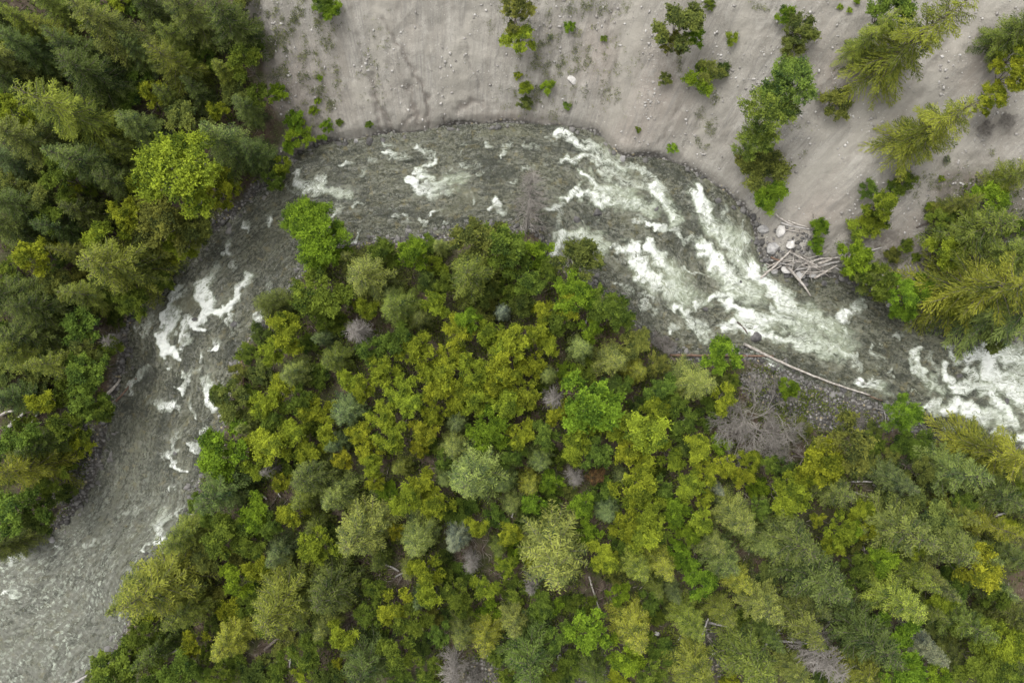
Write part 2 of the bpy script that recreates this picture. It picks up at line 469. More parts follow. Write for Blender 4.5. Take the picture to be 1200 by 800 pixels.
# white water: strokes in photo pixels: points, width px, strength at the head, strength at the tail
FOAM = [
 ([(655, 155), (680, 170), (702, 176), (722, 184)], 8, 1.0, .5), ([(660, 192), (685, 184), (715, 190), (732, 199)], 9, 1.0, .7),
 ([(682, 202), (700, 222), (738, 226)], 12, 1.1, .55), ([(705, 200), (745, 215), (770, 222)], 13, .7, .55), ([(735, 195), (760, 205), (775, 220)], 10, .7, .7), ([(765, 216), (773, 230), (793, 258)], 11, 1.2, .6),
 ([(816, 221), (823, 247), (838, 268), (862, 282)], 17, 1.25, .6), ([(850, 250), (862, 270)], 14, .6, .4), ([(662, 233), (680, 226), (705, 235), (762, 243)], 12, 1.2, .6),
 ([(645, 244), (660, 246), (652, 264)], 7, .8, .5), ([(645, 302), (658, 276), (680, 273), (708, 288)], 13, 1.1, .55), ([(655, 285), (675, 290), (690, 285)], 12, .6, .5),
 ([(718, 293), (735, 287), (748, 300)], 9, .9, .9), ([(742, 292), (752, 318), (775, 336), (802, 346)], 20, 1.35, .6), ([(760, 288), (772, 305), (795, 325)], 15, 1.2, .55), ([(790, 325), (820, 345)], 10, .6, .4),
 ([(745, 260), (760, 256)], 6, .8, .5), ([(760, 265), (790, 267), (800, 280), (820, 280)], 5, .9, .5), ([(800, 318), (830, 325), (850, 333)], 4, .7, .4),
 ([(824, 290), (840, 308), (862, 333), (884, 345)], 20, 1.3, .65), ([(848, 284), (870, 305), (880, 320)], 17, .9, .6), ([(870, 278), (877, 302)], 7, .6, .5), ([(873, 262), (877, 285)], 4, .6, .4),
 ([(880, 316), (898, 330), (920, 355), (962, 376), (990, 397)], 17, 1.3, .45), ([(905, 330), (935, 360), (960, 390)], 14, .8, .4),
 ([(832, 351), (842, 345), (856, 348)], 11, 1.2, .8), ([(853, 356), (875, 371), (902, 376), (945, 382)], 14, 1.35, .5), ([(902, 360), (938, 385), (975, 402)], 12, .9, .45),
 ([(788, 363), (800, 355), (808, 380), (828, 397)], 9, 1.0, .7), ([(813, 358), (824, 354)], 9, 1.0, .6), ([(786, 388), (795, 382)], 6, .8, .6), ([(812, 375), (830, 385)], 8, .6, .6),
 ([(862, 379), (900, 392), (940, 404), (985, 414)], 12, 1.2, .5), ([(930, 395), (975, 405), (1004, 425)], 9, .7, .7), ([(1004, 415), (1008, 430)], 5, .8, .6), ([(848, 383), (860, 388)], 7, .9, .7),
 ([(750, 355), (768, 368)], 6, .7, .5), ([(722, 334), (742, 343)], 5, .7, .4), ([(765, 350), (752, 345)], 4, .7, .5),
 ([(985, 373), (998, 361), (1010, 355)], 8, .9, .6), ([(990, 385), (998, 392)], 5, .6, .5), ([(1050, 393), (1060, 389)], 6, .75, .4), ([(1020, 405), (1031, 426)], 5, .55, .4), ([(1044, 438), (1048, 430)], 5, .7, .4),
 ([(1076, 406), (1069, 416), (1082, 445), (1100, 456)], 10, 1.0, .6), ([(1090, 410), (1098, 440)], 10, .55, .5), ([(1104, 405), (1121, 421)], 9, 1.0, .8), ([(1107, 432), (1117, 457), (1140, 450), (1162, 461)], 11, 1.15, .8), ([(1132, 421), (1141, 448)], 9, .9, .8), ([(1132, 418), (1152, 413)], 8, .9, .9),
 ([(1160, 406), (1156, 437), (1175, 450), (1205, 457)], 20, 1.3, .8), ([(1165, 416), (1205, 418)], 22, .9, .8), ([(1178, 435), (1210, 440)], 18, .75, .7), ([(1160, 462), (1178, 480), (1186, 494)], 12, 1.1, .9), ([(1186, 462), (1212, 476)], 18, 1.1, .9),
 ([(1082, 478), (1100, 471), (1094, 487)], 9, 1.1, .6), ([(1106, 483), (1120, 474), (1150, 487), (1173, 488)], 17, 1.35, .7), ([(1107, 503), (1121, 500)], 7, .9, .6), ([(1166, 507), (1205, 522)], 10, .8, .9), ([(1190, 515), (1205, 510)], 12, 1.0, 1.0),
 ([(1009, 446), (1037, 456)], 9, 1.15, .5), ([(990, 464), (998, 482)], 4, .8, .6), ([(900, 427), (914, 433)], 5, .9, .6), ([(903, 445), (908, 452)], 4, .8, .6), ([(880, 412), (900, 420), (915, 426)], 5, .8, .5),
 ([(347, 206), (355, 224), (385, 222), (410, 229)], 9, 1.0, .55), ([(375, 208), (383, 219)], 6, .7, .6), ([(352, 212), (372, 218)], 7, .6, .6), ([(335, 218), (350, 225)], 5, .5, .5),
 ([(482, 209), (489, 221), (506, 228)], 8, 1.3, .7), ([(489, 203), (512, 214), (542, 211)], 10, 1.0, .45), ([(500, 220), (530, 222)], 7, .7, .4), ([(582, 235), (588, 248)], 6, 1.0, .7), ([(574, 246), (582, 244)], 5, 1.0, .7), ([(552, 236), (554, 230)], 4, .8, .5),
 ([(505, 253), (516, 249)], 4, 1.0, .5), ([(472, 251), (480, 255)], 4, .9, .4), ([(460, 255), (466, 252)], 4, .95, .5), ([(418, 281), (423, 266)], 4, .9, .4), ([(399, 268), (403, 270)], 4, .8, .5), ([(388, 253), (398, 245)], 6, .75, .5), ([(315, 256), (319, 250)], 6, .8, .4), ([(436, 276), (440, 279)], 3, .9, .5), ([(495, 258), (500, 264)], 3, .8, .5), ([(520, 262), (526, 258)], 3, .7, .4), ([(415, 240), (425, 236)], 4, .7, .4), ([(422, 205), (430, 200)], 4, .6, .4), ([(560, 205), (566, 201)], 4, .6, .4), ([(600, 215), (606, 212)], 4, .6, .4), ([(618, 170), (626, 176)], 4, .6, .4), ([(535, 180), (540, 176)], 3, .6, .4),
 ([(452, 181), (476, 182)], 5, .85, .5), ([(488, 172), (508, 186)], 5, .9, .5), ([(507, 190), (500, 201)], 7, .85, .6), ([(403, 192), (412, 194)], 5, .8, .5), ([(452, 169), (457, 171)], 4, .8, .5), ([(589, 181), (597, 168)], 4, .8, .5), ([(570, 172), (574, 170)], 4, .8, .5), ([(640, 160), (650, 165)], 5, .7, .4), ([(610, 195), (628, 200)], 4, .6, .4), ([(540, 195), (560, 192)], 4, .55, .4), ([(430, 185), (440, 190)], 4, .5, .4),
 ([(287, 269), (291, 263)], 6, .95, .5), ([(268, 292), (270, 284)], 7, .95, .4), ([(272, 310), (276, 300)], 5, .7, .4), ([(236, 332), (258, 312)], 8, .8, .4), ([(268, 361), (276, 346), (290, 328)], 9, 1.1, .4),
 ([(272, 362), (246, 365), (236, 350), (240, 335)], 11, 1.25, .6), ([(192, 378), (200, 355), (212, 336)], 9, .8, .4), ([(186, 395), (198, 385), (205, 365)], 12, .85, .5), ([(238, 386), (228, 381), (238, 370)], 9, 1.25, .7), ([(234, 376), (243, 345)], 9, .8, .5), ([(210, 400), (222, 375)], 9, .7, .5), ([(160, 381), (165, 390)], 6, .9, .6), ([(168, 385), (180, 368)], 5, .6, .4), ([(268, 370), (273, 388)], 5, .8, .5), ([(315, 372), (308, 368), (302, 375)], 6, 1.1, .7), ([(322, 345), (317, 335)], 5, .7, .5),
 ([(206, 415), (194, 411), (190, 400), (198, 390)], 10, 1.35, .7), ([(215, 408), (222, 398)], 7, 1.0, .5), ([(252, 405), (257, 398)], 6, 1.1, .5), ([(149, 459), (160, 444), (174, 429)], 5, .8, .5), ([(194, 434), (200, 428)], 5, .85, .5), ([(233, 422), (237, 412)], 5, .85, .5), ([(212, 457), (218, 444), (232, 430)], 5, .9, .5), ([(250, 476), (244, 462), (243, 440)], 8, 1.2, .6), ([(255, 465), (258, 452)], 5, .8, .5),
 ([(206, 479), (193, 475), (187, 470)], 7, 1.15, .6), ([(225, 479), (222, 470)], 5, .9, .5), ([(232, 488), (228, 480)], 4, .8, .5), ([(218, 552), (202, 541), (203, 520), (207, 505)], 5, 1.05, .6), ([(190, 534), (200, 530)], 4, .8, .5), ([(236, 503), (242, 512)], 4, .9, .5), ([(226, 525), (236, 521)], 4, .9, .5), ([(202, 574), (205, 568)], 4, .9, .5), ([(246, 505), (240, 495)], 4, .7, .4),
 ([(198, 645), (184, 633), (190, 615), (194, 600)], 8, 1.3, .6), ([(208, 603), (214, 598)], 5, .8, .6), ([(172, 643), (175, 637)], 4, .9, .5), ([(64, 638), (70, 643)], 4, 1.0, .5), ([(12, 656), (24, 652)], 7, 1.0, .6), ([(8, 695), (18, 692)], 6, .8, .5), ([(95, 520), (100, 528)], 4, .6, .4), ([(150, 600), (175, 590)], 5, .5, .3), ([(100, 640), (130, 625)], 5, .55, .3),
]
foam = np.zeros(len(Wk)); aer = np.zeros(len(Wk))
wpx, wpy = Wk[:, 0] / MPP + 600, 400 - Wk[:, 1] / MPP
wpx2 = wpx + 6.5 * fbm(Wk[:, 0] / 1.25, Wk[:, 1] / 1.25, 71, 4)
wpy2 = wpy + 6.5 * fbm(Wk[:, 0] / 1.25, Wk[:, 1] / 1.25, 77, 4)
for pts, wd, h0, h1 in FOAM:
    pts = np.array(pts, float)
    lens = np.hypot(*np.diff(pts, axis=0).T)
    tot = lens.sum(); acc = 0
    lo, hi_ = pts.min(0) - wd * 3 - 26, pts.max(0) + wd * 3 + 26
    k = np.where((wpx > lo[0]) & (wpx < hi_[0]) & (wpy > lo[1]) & (wpy < hi_[1]))[0]
    P = np.stack([wpx2[k], wpy2[k]], 1)
    for i in range(len(pts) - 1):
        d = pts[i + 1] - pts[i]
        t = np.clip(((P - pts[i]) @ d) / float(d @ d), 0, 1)
        q = pts[i] + t[:, None] * d
        r = np.hypot(P[:, 0] - q[:, 0], P[:, 1] - q[:, 1])
        f = (acc + t * lens[i]) / tot
        amp = h0 + (h1 - h0) * f
        if wd > 8 and pts[:, 0].mean() < 330: amp = amp + 0.38
        if wd <= 8: amp = amp + 0.14 * (1 - f)
        ww = (wd * (0.46 + 0.34 * f)) if wd > 8 else wd * (0.80 + 0.25 * f)
        foam[k] = np.maximum(foam[k], amp * np.exp(-(r / ww) ** 3))
        aer[k] = np.maximum(aer[k], min(h0, 1.0) * np.exp(-(r / (ww * 1.7)) ** 2) * min(1, wd / 11))
        acc += lens[i]
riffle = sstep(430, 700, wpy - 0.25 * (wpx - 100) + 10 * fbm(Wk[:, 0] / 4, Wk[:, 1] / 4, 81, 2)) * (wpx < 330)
fast = sstep(620, 700, wpx)
mid_ch = 1 - riffle
# standing waves, chop and piled-up foam as real relief
fs, fn = flow_s, flow_n
chop = fbm(fs / 1.3, fn / 0.8, 91, 4)
rip = fbm(fs / 0.5, fn / 1.1, 97, 3)
leftch = sstep(330, 220, wpx) * (1 - riffle)
wz = 0.07 * chop + (0.05 + 0.03 * riffle) * rip + 0.05 * leftch * perlin(fs / 2.2, fn / 0.5, 95) + fast * 0.10 * fbm(fs / 2.6, fn / 1.4, 99, 3)
bub = fbm(Wk[:, 0] / 0.55, Wk[:, 1] / 0.55, 103, 3)
wz = wz + np.clip(foam, 0, 1.2) * (0.12 + 0.12 * bub + 0.14 * np.abs(fbm(Wk[:, 0] / 1.4, Wk[:, 1] / 1.4, 107, 2)))
edge = np.clip(np.minimum(-wdo[keep], -wdi[keep]) / 0.8, 0, 1)
wz = wz * (0.35 + 0.65 * edge) + 0.02
vid = np.full(len(W), -1, np.int64)
vid[keep] = np.arange(keep.sum())
vid = vid.reshape(WX.shape)
q = np.stack([vid[:-1, :-1], vid[:-1, 1:], vid[1:, 1:], vid[1:, :-1]], -1).reshape(-1, 4)
q = q[(q >= 0).all(1)]

nt = NT('river_water')
pos = nt.pos()
fm, ar, rf = nt.attr('foam'), nt.attr('aerated'), nt.attr('riffle')
s_, n_ = nt.attr('flow_s'), nt.attr('flow_n')
flow = nt.comb(nt.math('MULTIPLY', s_, 0.45), n_)
warp = nt.n('ShaderNodeTexNoise'); nt.put(warp.inputs['Vector'], pos); warp.inputs['Scale'].default_value = 0.9; warp.inputs['Detail'].default_value = 2
wv = nt.n('ShaderNodeVectorMath', operation='MULTIPLY_ADD')
nt.put(wv.inputs[0], warp.outputs['Color']); wv.inputs[1].default_value = (1.7, 1.7, 0); nt.put(wv.inputs[2], flow)
fw = wv.outputs[0]
lace = nt.noise(fw, 1.25, 5, 0.6, 0.6)
ridge = nt.math('SUBTRACT', 1.0, nt.math('ABSOLUTE', nt.math('MULTIPLY', nt.math('SUBTRACT', lace, 0.5), 9.0)))   # filaments
lace2 = nt.noise(fw, 3.4, 4, 0.6, 0.5)
ridge2 = nt.math('SUBTRACT', 1.0, nt.math('ABSOLUTE', nt.math('MULTIPLY', nt.math('SUBTRACT', lace2, 0.5), 8.0)))
fine = nt.noise(fw, 5.5, 4, 0.68)
brk = nt.noise(fw, 1.0, 4, 0.62)
solid = nt.math('ADD', fm, nt.math('ADD', nt.math('MULTIPLY', nt.math('SUBTRACT', brk, 0.5), 2.0), nt.math('MULTIPLY', nt.math('SUBTRACT', fine, 0.5), 2.1)))
solid = nt.ss(solid, 0.78, 1.06)
fmask = nt.ss(nt.math('ADD', nt.math('MAXIMUM', fm, nt.math('MULTIPLY', ar, 0.5)), nt.math('MULTIPLY', nt.math('SUBTRACT', fine, 0.5), 1.1)), 0.24, 0.7)
fil = nt.math('MULTIPLY', nt.math('MAXIMUM', nt.ss(ridge, 0.2, 1.0), nt.math('MULTIPLY', nt.ss(ridge2, 0.1, 1.0), 0.75)), fmask)
spv = nt.comb(nt.math('MULTIPLY', s_, 0.8), n_)
painted_glint = nt.math('MULTIPLY', nt.ss(nt.noise(spv, 2.6, 5, 0.75, 0.4), 0.48, 0.62), nt.math('MULTIPLY', rf, nt.math('MULTIPLY_ADD', nt.ss(nt.noise(nt.comb(nt.math('MULTIPLY', s_, 0.35), n_), 0.55, 5, 0.7, 0.8), 0.36, 0.62), 0.75, 0.2)))  # sky glints on the riffle, painted into the colour as pale specks
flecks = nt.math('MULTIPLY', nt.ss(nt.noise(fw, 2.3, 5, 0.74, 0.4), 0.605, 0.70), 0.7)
white = nt.math('MAXIMUM', nt.math('MAXIMUM', solid, nt.math('MULTIPLY', fil, 0.85)), nt.math('MAXIMUM', painted_glint, flecks), clamp=True)
streaky = nt.comb(nt.math('MULTIPLY', s_, 0.36), n_)
bedn = nt.noise(pos, 3.2, 5, 0.72)
deep = nt.mix(nt.ss(nt.noise(streaky, 0.9, 5, 0.68, 0.5), 0.36, 0.64), (0.034, 0.037, 0.026), (0.098, 0.099, 0.068))  # bubble streaks, with ripple reflections painted into the water colour too
deep = nt.mix(nt.math('MULTIPLY', nt.ss(bedn, 0.44, 0.62), 0.5), deep, (0.165, 0.16, 0.118))
deep = nt.mix(nt.math('MULTIPLY', nt.ss(bedn, 0.54, 0.40), 0.35), deep, (0.03, 0.032, 0.024))
deep = nt.mix(nt.math('MULTIPLY', nt.ss(nt.noise(fw, 2.4, 5, 0.7, 0.3), 0.46, 0.66), 0.6), deep, (0.20, 0.205, 0.165))
deep = nt.mix(nt.math('MULTIPLY', nt.ss(nt.noise(streaky, 2.3, 4, 0.65, 0.5), 0.52, 0.64), 0.75), deep, (0.026, 0.029, 0.02))
deep = nt.mix(nt.math('MULTIPLY', nt.ss(nt.noise(pos, 1.1, 3, 0.6), 0.56, 0.68), nt.math('MULTIPLY', nt.math('SUBTRACT', 1.0, ar), 0.55)), deep, (0.16, 0.135, 0.06))
big = nt.noise(nt.comb(nt.math('MULTIPLY', s_, 0.5), n_), 0.32, 4, 0.6, 0.6)
deep = nt.mix(nt.math('MULTIPLY', nt.ss(big, 0.5, 0.36), 0.6), deep, (0.03, 0.033, 0.025))
deep = nt.mix(nt.math('MULTIPLY', nt.ss(big, 0.52, 0.7), 0.4), deep, (0.15, 0.15, 0.095))
deep = nt.mix(nt.math('MULTIPLY', rf, nt.ss(nt.noise(spv, 1.1, 5, 0.7), 0.3, 0.7)), deep, (0.15, 0.15, 0.125))  # grey sky sheen of the riffle, painted into the colour
deep = nt.mix(nt.math('MULTIPLY', nt.ss(nt.math('ADD', ar, nt.math('MULTIPLY', nt.math('SUBTRACT', brk, 0.5), 1.3)), 0.5, 1.05), 0.55), deep, (0.21, 0.24, 0.16))
fcol = nt.mix(nt.ss(nt.math('ADD', fm, nt.math('MULTIPLY', nt.math('SUBTRACT', fine, 0.5), 1.3)), 0.45, 1.15), (0.313, 0.339, 0.274), (0.487, 0.500, 0.465))
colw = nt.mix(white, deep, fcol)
hb = nt.math('ADD', nt.math('MULTIPLY', nt.noise(fw, 2.4, 4, 0.6), 0.7), nt.math('ADD', nt.math('MULTIPLY', nt.noise(fw, 7.0, 3), 0.3), nt.math('MULTIPLY', white, 0.1)))
nrm = nt.bump(hb, nt.math('MULTIPLY_ADD', white, -0.55, 0.9), 0.30)
p = nt.n('ShaderNodeBsdfPrincipled')
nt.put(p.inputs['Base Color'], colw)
nt.put(p.inputs['Roughness'], nt.math('MULTIPLY_ADD', white, 0.5, 0.12))
p.inputs['IOR'].default_value = 1.33
nt.put(p.inputs['Normal'], nrm)
tr = nt.n('ShaderNodeBsdfTransparent'); tr.inputs[0].default_value = (0.62, 0.66, 0.52, 1)
mx = nt.n('ShaderNodeMixShader')
opac = nt.math('MAXIMUM', nt.math('MULTIPLY_ADD', ar, 0.3, 0.72), white, clamp=True)
nt.put(mx.inputs[0], opac)
nt.t.links.new(tr.outputs[0], mx.inputs[1]); nt.t.links.new(p.outputs[0], mx.inputs[2])
nt.t.links.new(mx.outputs[0], nt.out.inputs[0])
water = make_mesh('river_water', np.stack([Wk[:, 0], Wk[:, 1], wz], 1), q, nt.m, smooth=True)
tag(water, kind='structure')
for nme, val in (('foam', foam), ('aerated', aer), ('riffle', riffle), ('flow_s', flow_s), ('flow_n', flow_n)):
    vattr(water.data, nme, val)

# ------------------------------------------------------------------ plant materials
def leaf_mat(name, trans=0.35):
    nt = NT(name)
    oc = nt.n('ShaderNodeObjectInfo').outputs['Color']
    t = nt.attr('tint')
    k = nt.math('MULTIPLY_ADD', t, 1.5, 0.3)
    c = nt.mix(1.0, oc, nt.comb(nt.math('MULTIPLY_ADD', t, 1.7, 0.22), k, nt.math('MULTIPLY_ADD', t, 1.0, 0.55)), 'MULTIPLY')
    d = nt.n('ShaderNodeBsdfDiffuse'); nt.put(d.inputs[0], c)
    tl = nt.n('ShaderNodeBsdfTranslucent'); nt.put(tl.inputs[0], c)
    m = nt.n('ShaderNodeMixShader'); m.inputs[0].default_value = trans
    nt.t.links.new(d.outputs[0], m.inputs[1]); nt.t.links.new(tl.outputs[0], m.inputs[2])
    nt.t.links.new(m.outputs[0], nt.out.inputs[0])
    return nt.m
M_leaf = leaf_mat('broad_leaves', 0.4)
M_needle = leaf_mat('conifer_needles', 0.22)
def wood_mat(name, a, b, scale=3.0):
    nt = NT(name)
    p_ = nt.n('ShaderNodeTexCoord').outputs['Object']
    n_ = nt.noise(p_, scale, 5, 0.65)
    n2_ = nt.noise(nt.n('ShaderNodeNewGeometry').outputs['Position'], 0.7, 2)
    c = nt.mix(nt.ss(n_, 0.3, 0.7), a, b)
    c = nt.mix(nt.math('MULTIPLY', nt.ss(n2_, 0.4, 0.7), 0.35), c, tuple(x * 0.6 for x in a))
    principled(nt, c, 0.9, 0.15, nt.bump(n_, 0.5, 0.03))
    return nt.m
M_bark = wood_mat('bark', (0.075, 0.06, 0.05), (0.19, 0.165, 0.145))
M_palebark = wood_mat('pale_bark', (0.2, 0.19, 0.17), (0.36, 0.34, 0.31))
M_grey = wood_mat('weathered_wood', (0.22, 0.205, 0.19), (0.42, 0.40, 0.375), 4)
M_drift = wood_mat('driftwood', (0.20, 0.175, 0.15), (0.44, 0.41, 0.37), 4)
M_dark = wood_mat('damp_wood', (0.075, 0.06, 0.05), (0.16, 0.135, 0.115), 4)
M_red = wood_mat('reddish_wood', (0.085, 0.055, 0.04), (0.19, 0.125, 0.09), 4)
M_snag = wood_mat('dead_twigs', (0.150, 0.136, 0.118), (0.270, 0.250, 0.225), 2)
M_litter = wood_mat('forest_litter', (0.13, 0.105, 0.085), (0.33, 0.29, 0.255), 1.2)

# ------------------------------------------------------------------ plant geometry
rng = np.random.default_rng(5)
class Tubes:
    def __init__(s): s.v = []; s.f = []; s.n = 0
    def add(s, pts, r0, r1, sides=4, cap=False):
        pts = np.asarray(pts, float)
        m = len(pts)
        d = np.gradient(pts, axis=0)
        d /= np.linalg.norm(d, axis=1, keepdims=True) + 1e-9
        ref = np.where(np.abs(d[:, 2:3]) > 0.9, np.array([[1.0, 0, 0]]), np.array([[0, 0, 1.0]]))
        a = np.cross(d, ref); a /= np.linalg.norm(a, axis=1, keepdims=True) + 1e-9
        b = np.cross(d, a)
        r = np.linspace(r0, r1, m) if np.isscalar(r0) else np.asarray(r0)
        ang = np.arange(sides) * 2 * math.pi / sides
        ring = pts[:, None] + r[:, None, None] * (np.cos(ang)[None, :, None] * a[:, None] + np.sin(ang)[None, :, None] * b[:, None])
        s.v.append(ring.reshape(-1, 3))
        i = s.n + np.arange(m * sides).reshape(m, sides)
        j = np.roll(i, -1, 1)
        s.f.append(np.stack([i[:-1], j[:-1], j[1:], i[1:]], -1).reshape(-1, 4))
        s.n += m * sides
        if cap and sides == 8:
            for k in (0, m - 1):
                e = i[k]
                s.f.append(np.array([[e[0], e[1], e[2], e[3]], [e[0], e[3], e[4], e[7]], [e[4], e[5], e[6], e[7]]]))
    def mesh(s, name, mat, smooth=True, **kw):
        return make_mesh(name, np.vstack(s.v), np.vstack(s.f), mat, smooth=smooth, **kw)

def quads(cen, ax, nor, ln, wd):
    """leaf quads: centre, long axis, rough normal, length, width"""
    ax = ax / (np.linalg.norm(ax, axis=1, keepdims=True) + 1e-9)
    sd = np.cross(nor, ax); sd /= np.linalg.norm(sd, axis=1, keepdims=True) + 1e-9
    a, b = ax * (ln / 2)[:, None], sd * (wd / 2)[:, None]
    V = np.stack([cen - a, cen - a * 0.1 + b, cen + a, cen - a * 0.1 - b], 1).reshape(-1, 3)
    F = np.arange(len(V)).reshape(-1, 4)
    return V, F

def conifer_proto(seed, R=3.0, H=12.0, nbr=120, twig_ang=52, droop=0.25, dens=1.0, tipup=0.12, fr=0.36, ql=0.25, qw=0.075, power=0.8, start=0.1, rag=0.18):
    r = np.random.default_rng(seed)
    wood = Tubes()
    hts = np.linspace(0, H, 9)
    bend = np.cumsum(r.normal(0, 0.05, (9, 2)), 0)
    trunk = np.column_stack([bend, hts])
    wood.add(trunk, np.linspace(0.24, 0.02, 9), None, 6)
    cx = lambda z: np.array([np.interp(z, hts, bend[:, 0]), np.interp(z, hts, bend[:, 1]), z])
    cen, ax, nor, tint, ln = [], [], [], [], []
    az = r.uniform(0, 6.28)
    for i in range(nbr):
        f = (i + 0.5) / nbr
        zz = H * (start + (0.985 - start) * (1 - (1 - f) ** 0.9))
        az += 2.399 + r.normal(0, 0.25)
        rel = (1 - (zz / H - start) / (1 - start))
        L = R * (rel ** power) * r.uniform(1 - rag, 1 + rag * 0.5) + 0.12
        if r.random() < 0.06: L *= 0.55
        el = math.radians(38) * (1 - rel) ** 1.2 - droop * rel + r.normal(0, 0.07)
        d = np.array([math.cos(az), math.sin(az), 0.0])
        sd = np.array([-d[1], d[0], 0.0])
        curl = r.normal(0, 0.12)
        def bp(t):
            t = np.asarray(t, float)[:, None]
            return cx(zz) + d * (L * t) + sd * (curl * L * t * t) + np.array([0, 0, 1.0]) * (L * (math.tan(el) * t - droop * 0.6 * t * t + tipup * t ** 3))
        T = np.linspace(0, 1, 5)
        pts = bp(T)
        wood.add(pts, 0.022 + 0.011 * L, 0.006, 3)
        btint = r.uniform(0.12, 0.88)
        nt_ = max(4, int(L / 0.17 * dens))
        ts = np.linspace(0.10, 1.0, nt_)
        P0 = bp(ts)
        for j in range(nt_):
            for sg in (-1, 1):
                l = fr * L * (1 - ts[j]) ** 0.75 * (0.4 + 0.6 * min(1, ts[j] * 3.5)) + 0.16
                l *= r.uniform(0.7, 1.25)
                a = math.radians(twig_ang + r.normal(0, 9)) * sg
                td = d * math.cos(a) + sd * math.sin(a) + np.array([0, 0, r.normal(-0.06 - droop * 0.35, 0.12)])
                m = max(1, int(l / 0.11))
                tt = (np.arange(m) + r.random()) / m
                cen.append(P0[j] + td * (tt * l)[:, None] + r.normal(0, 0.025, (m, 3)))
                jit = r.normal(0, 0.24, (m, 3))
                ax.append(td + jit)
                nn = r.normal(0, 0.5, (m, 3)); nn[:, 2] += 1
                nor.append(nn)
                tint.append(np.clip(btint + r.normal(0, 0.13, m), 0, 1))
                ln.append(np.full(m, ql) * r.uniform(0.7, 1.25, m))
    cen, ax, nor, tint, ln = np.vstack(cen), np.vstack(ax), np.vstack(nor), np.concatenate(tint), np.concatenate(ln)
    V, F = quads(cen, ax, nor, ln, np.full(len(ln), qw) * np.random.default_rng(1).uniform(0.8, 1.3, len(ln)))
    return dict(R=R, H=H, mid=0.42, trunk=wood.mesh('trunk', M_bark, link=False), crown=make_mesh('crown', V, F, M_needle, face_attr=tint, link=False))

def broad_proto(seed, R=2.2, H=7.0, nclus=58, leaves=135, cr=0.34, base=0.32, lsize=0.16, flat=0.75, open_=0.2, lobes=9, bark=None, stems=1, lobe_r=0.30):
    r = np.random.default_rng(seed)
    wood = Tubes()
    cents = []
    lobe = []
    for k in range(lobes):
        a = k * 2.399 + r.uniform(-0.4, 0.4)
        rr = R * 0.82 * math.sqrt((k + 0.3) / lobes) * r.uniform(0.8, 1.1)
        lobe.append((np.array([rr * math.cos(a), rr * math.sin(a), H * (0.9 - 0.3 * (rr / R) ** 1.5) * r.uniform(0.84, 1.06)]), R * lobe_r * r.uniform(0.75, 1.3)))
    tries = 0
    while len(cents) < nclus and tries < 5000:
        tries += 1
        c, lr = lobe[r.integers(len(lobe))]
        v = r.normal(0, 1, 3); v /= np.linalg.norm(v)
        if v[2] < -0.35: v[2] *= -0.6
        p_ = c + v * lr * r.uniform(0.45, 1.0) * np.array([1, 1, flat])
        p_[2] = max(H * base, min(p_[2], H * 1.05))
        if all(np.linalg.norm((p_ - q_) * np.array([1, 1, 0.8])) > cr * (0.85 + open_) for q_ in cents):
            cents.append(p_)
    fork = np.array([r.normal(0, 0.1), r.normal(0, 0.1), H * base * 0.9])
    for sidx in range(stems):
        b0 = np.array([r.normal(0, 0.12 * (stems > 1)), r.normal(0, 0.12 * (stems > 1)), 0])
        wood.add(np.array([b0, (b0 + fork) / 2 + r.normal(0, 0.06, 3), fork]), 0.03 * R + 0.02, 0.022 * R + 0.012, 6)
    lt = []
    for c, lr in lobe:
        t_ = c - np.array([0, 0, lr * 0.5])
        wood.add(np.array([fork, fork * 0.55 + t_ * 0.45 + r.normal(0, 0.12, 3), t_]), 0.02 * R + 0.01, 0.014 * R, 4)
        lt.append(t_)
    cen, ax, nor, tint = [], [], [], []
    for p_ in cents:
        t_ = min(lt, key=lambda q_: np.linalg.norm(q_ - p_))
        m_ = (t_ + p_) / 2 + r.normal(0, 0.08, 3)
        wood.add(np.array([t_, m_, p_]), 0.009 * R + 0.006, 0.006, 3)
        n = int(leaves * r.uniform(0.6, 1.35))
        v = r.normal(0, 1, (n, 3)); v /= np.linalg.norm(v, axis=1, keepdims=True)
        rad = cr * r.uniform(0.8, 1.3) * r.random(n) ** 0.45
        q_ = p_ + v * rad[:, None] * np.array([1, 1, 0.7])
        # little shoots that break the outline
        for _ in range(5):
            w = r.normal(0, 1, 3); w[2] = abs(w[2]) * 0.6; w /= np.linalg.norm(w)
            m = r.integers(5, 11)
            q_ = np.vstack([q_, p_ + w * (np.linspace(0.8, 1.75, m) * cr)[:, None] + r.normal(0, 0.05, (m, 3))])
        n = len(q_)
        cen.append(q_)
        ax.append(r.normal(0, 1, (n, 3)) * np.array([1, 1, 0.5]))
        nn = r.normal(0, 0.6, (n, 3)); nn[:, 2] += 0.9
        nor.append(nn)
        tint.append(np.clip(r.uniform(0.12, 0.88) + r.normal(0, 0.15, n), 0, 1))
    cen, ax, nor, tint = np.vstack(cen), np.vstack(ax), np.vstack(nor), np.concatenate(tint)
    n = len(cen)
    V, F = quads(cen, ax, nor, lsize * r.uniform(0.7, 1.3, n), lsize * 0.62 * r.uniform(0.8, 1.2, n))
    return dict(R=R, H=H, mid=0.72, trunk=wood.mesh('trunk', bark or M_bark, link=False), crown=make_mesh('crown', V, F, M_leaf, face_attr=tint, link=False))

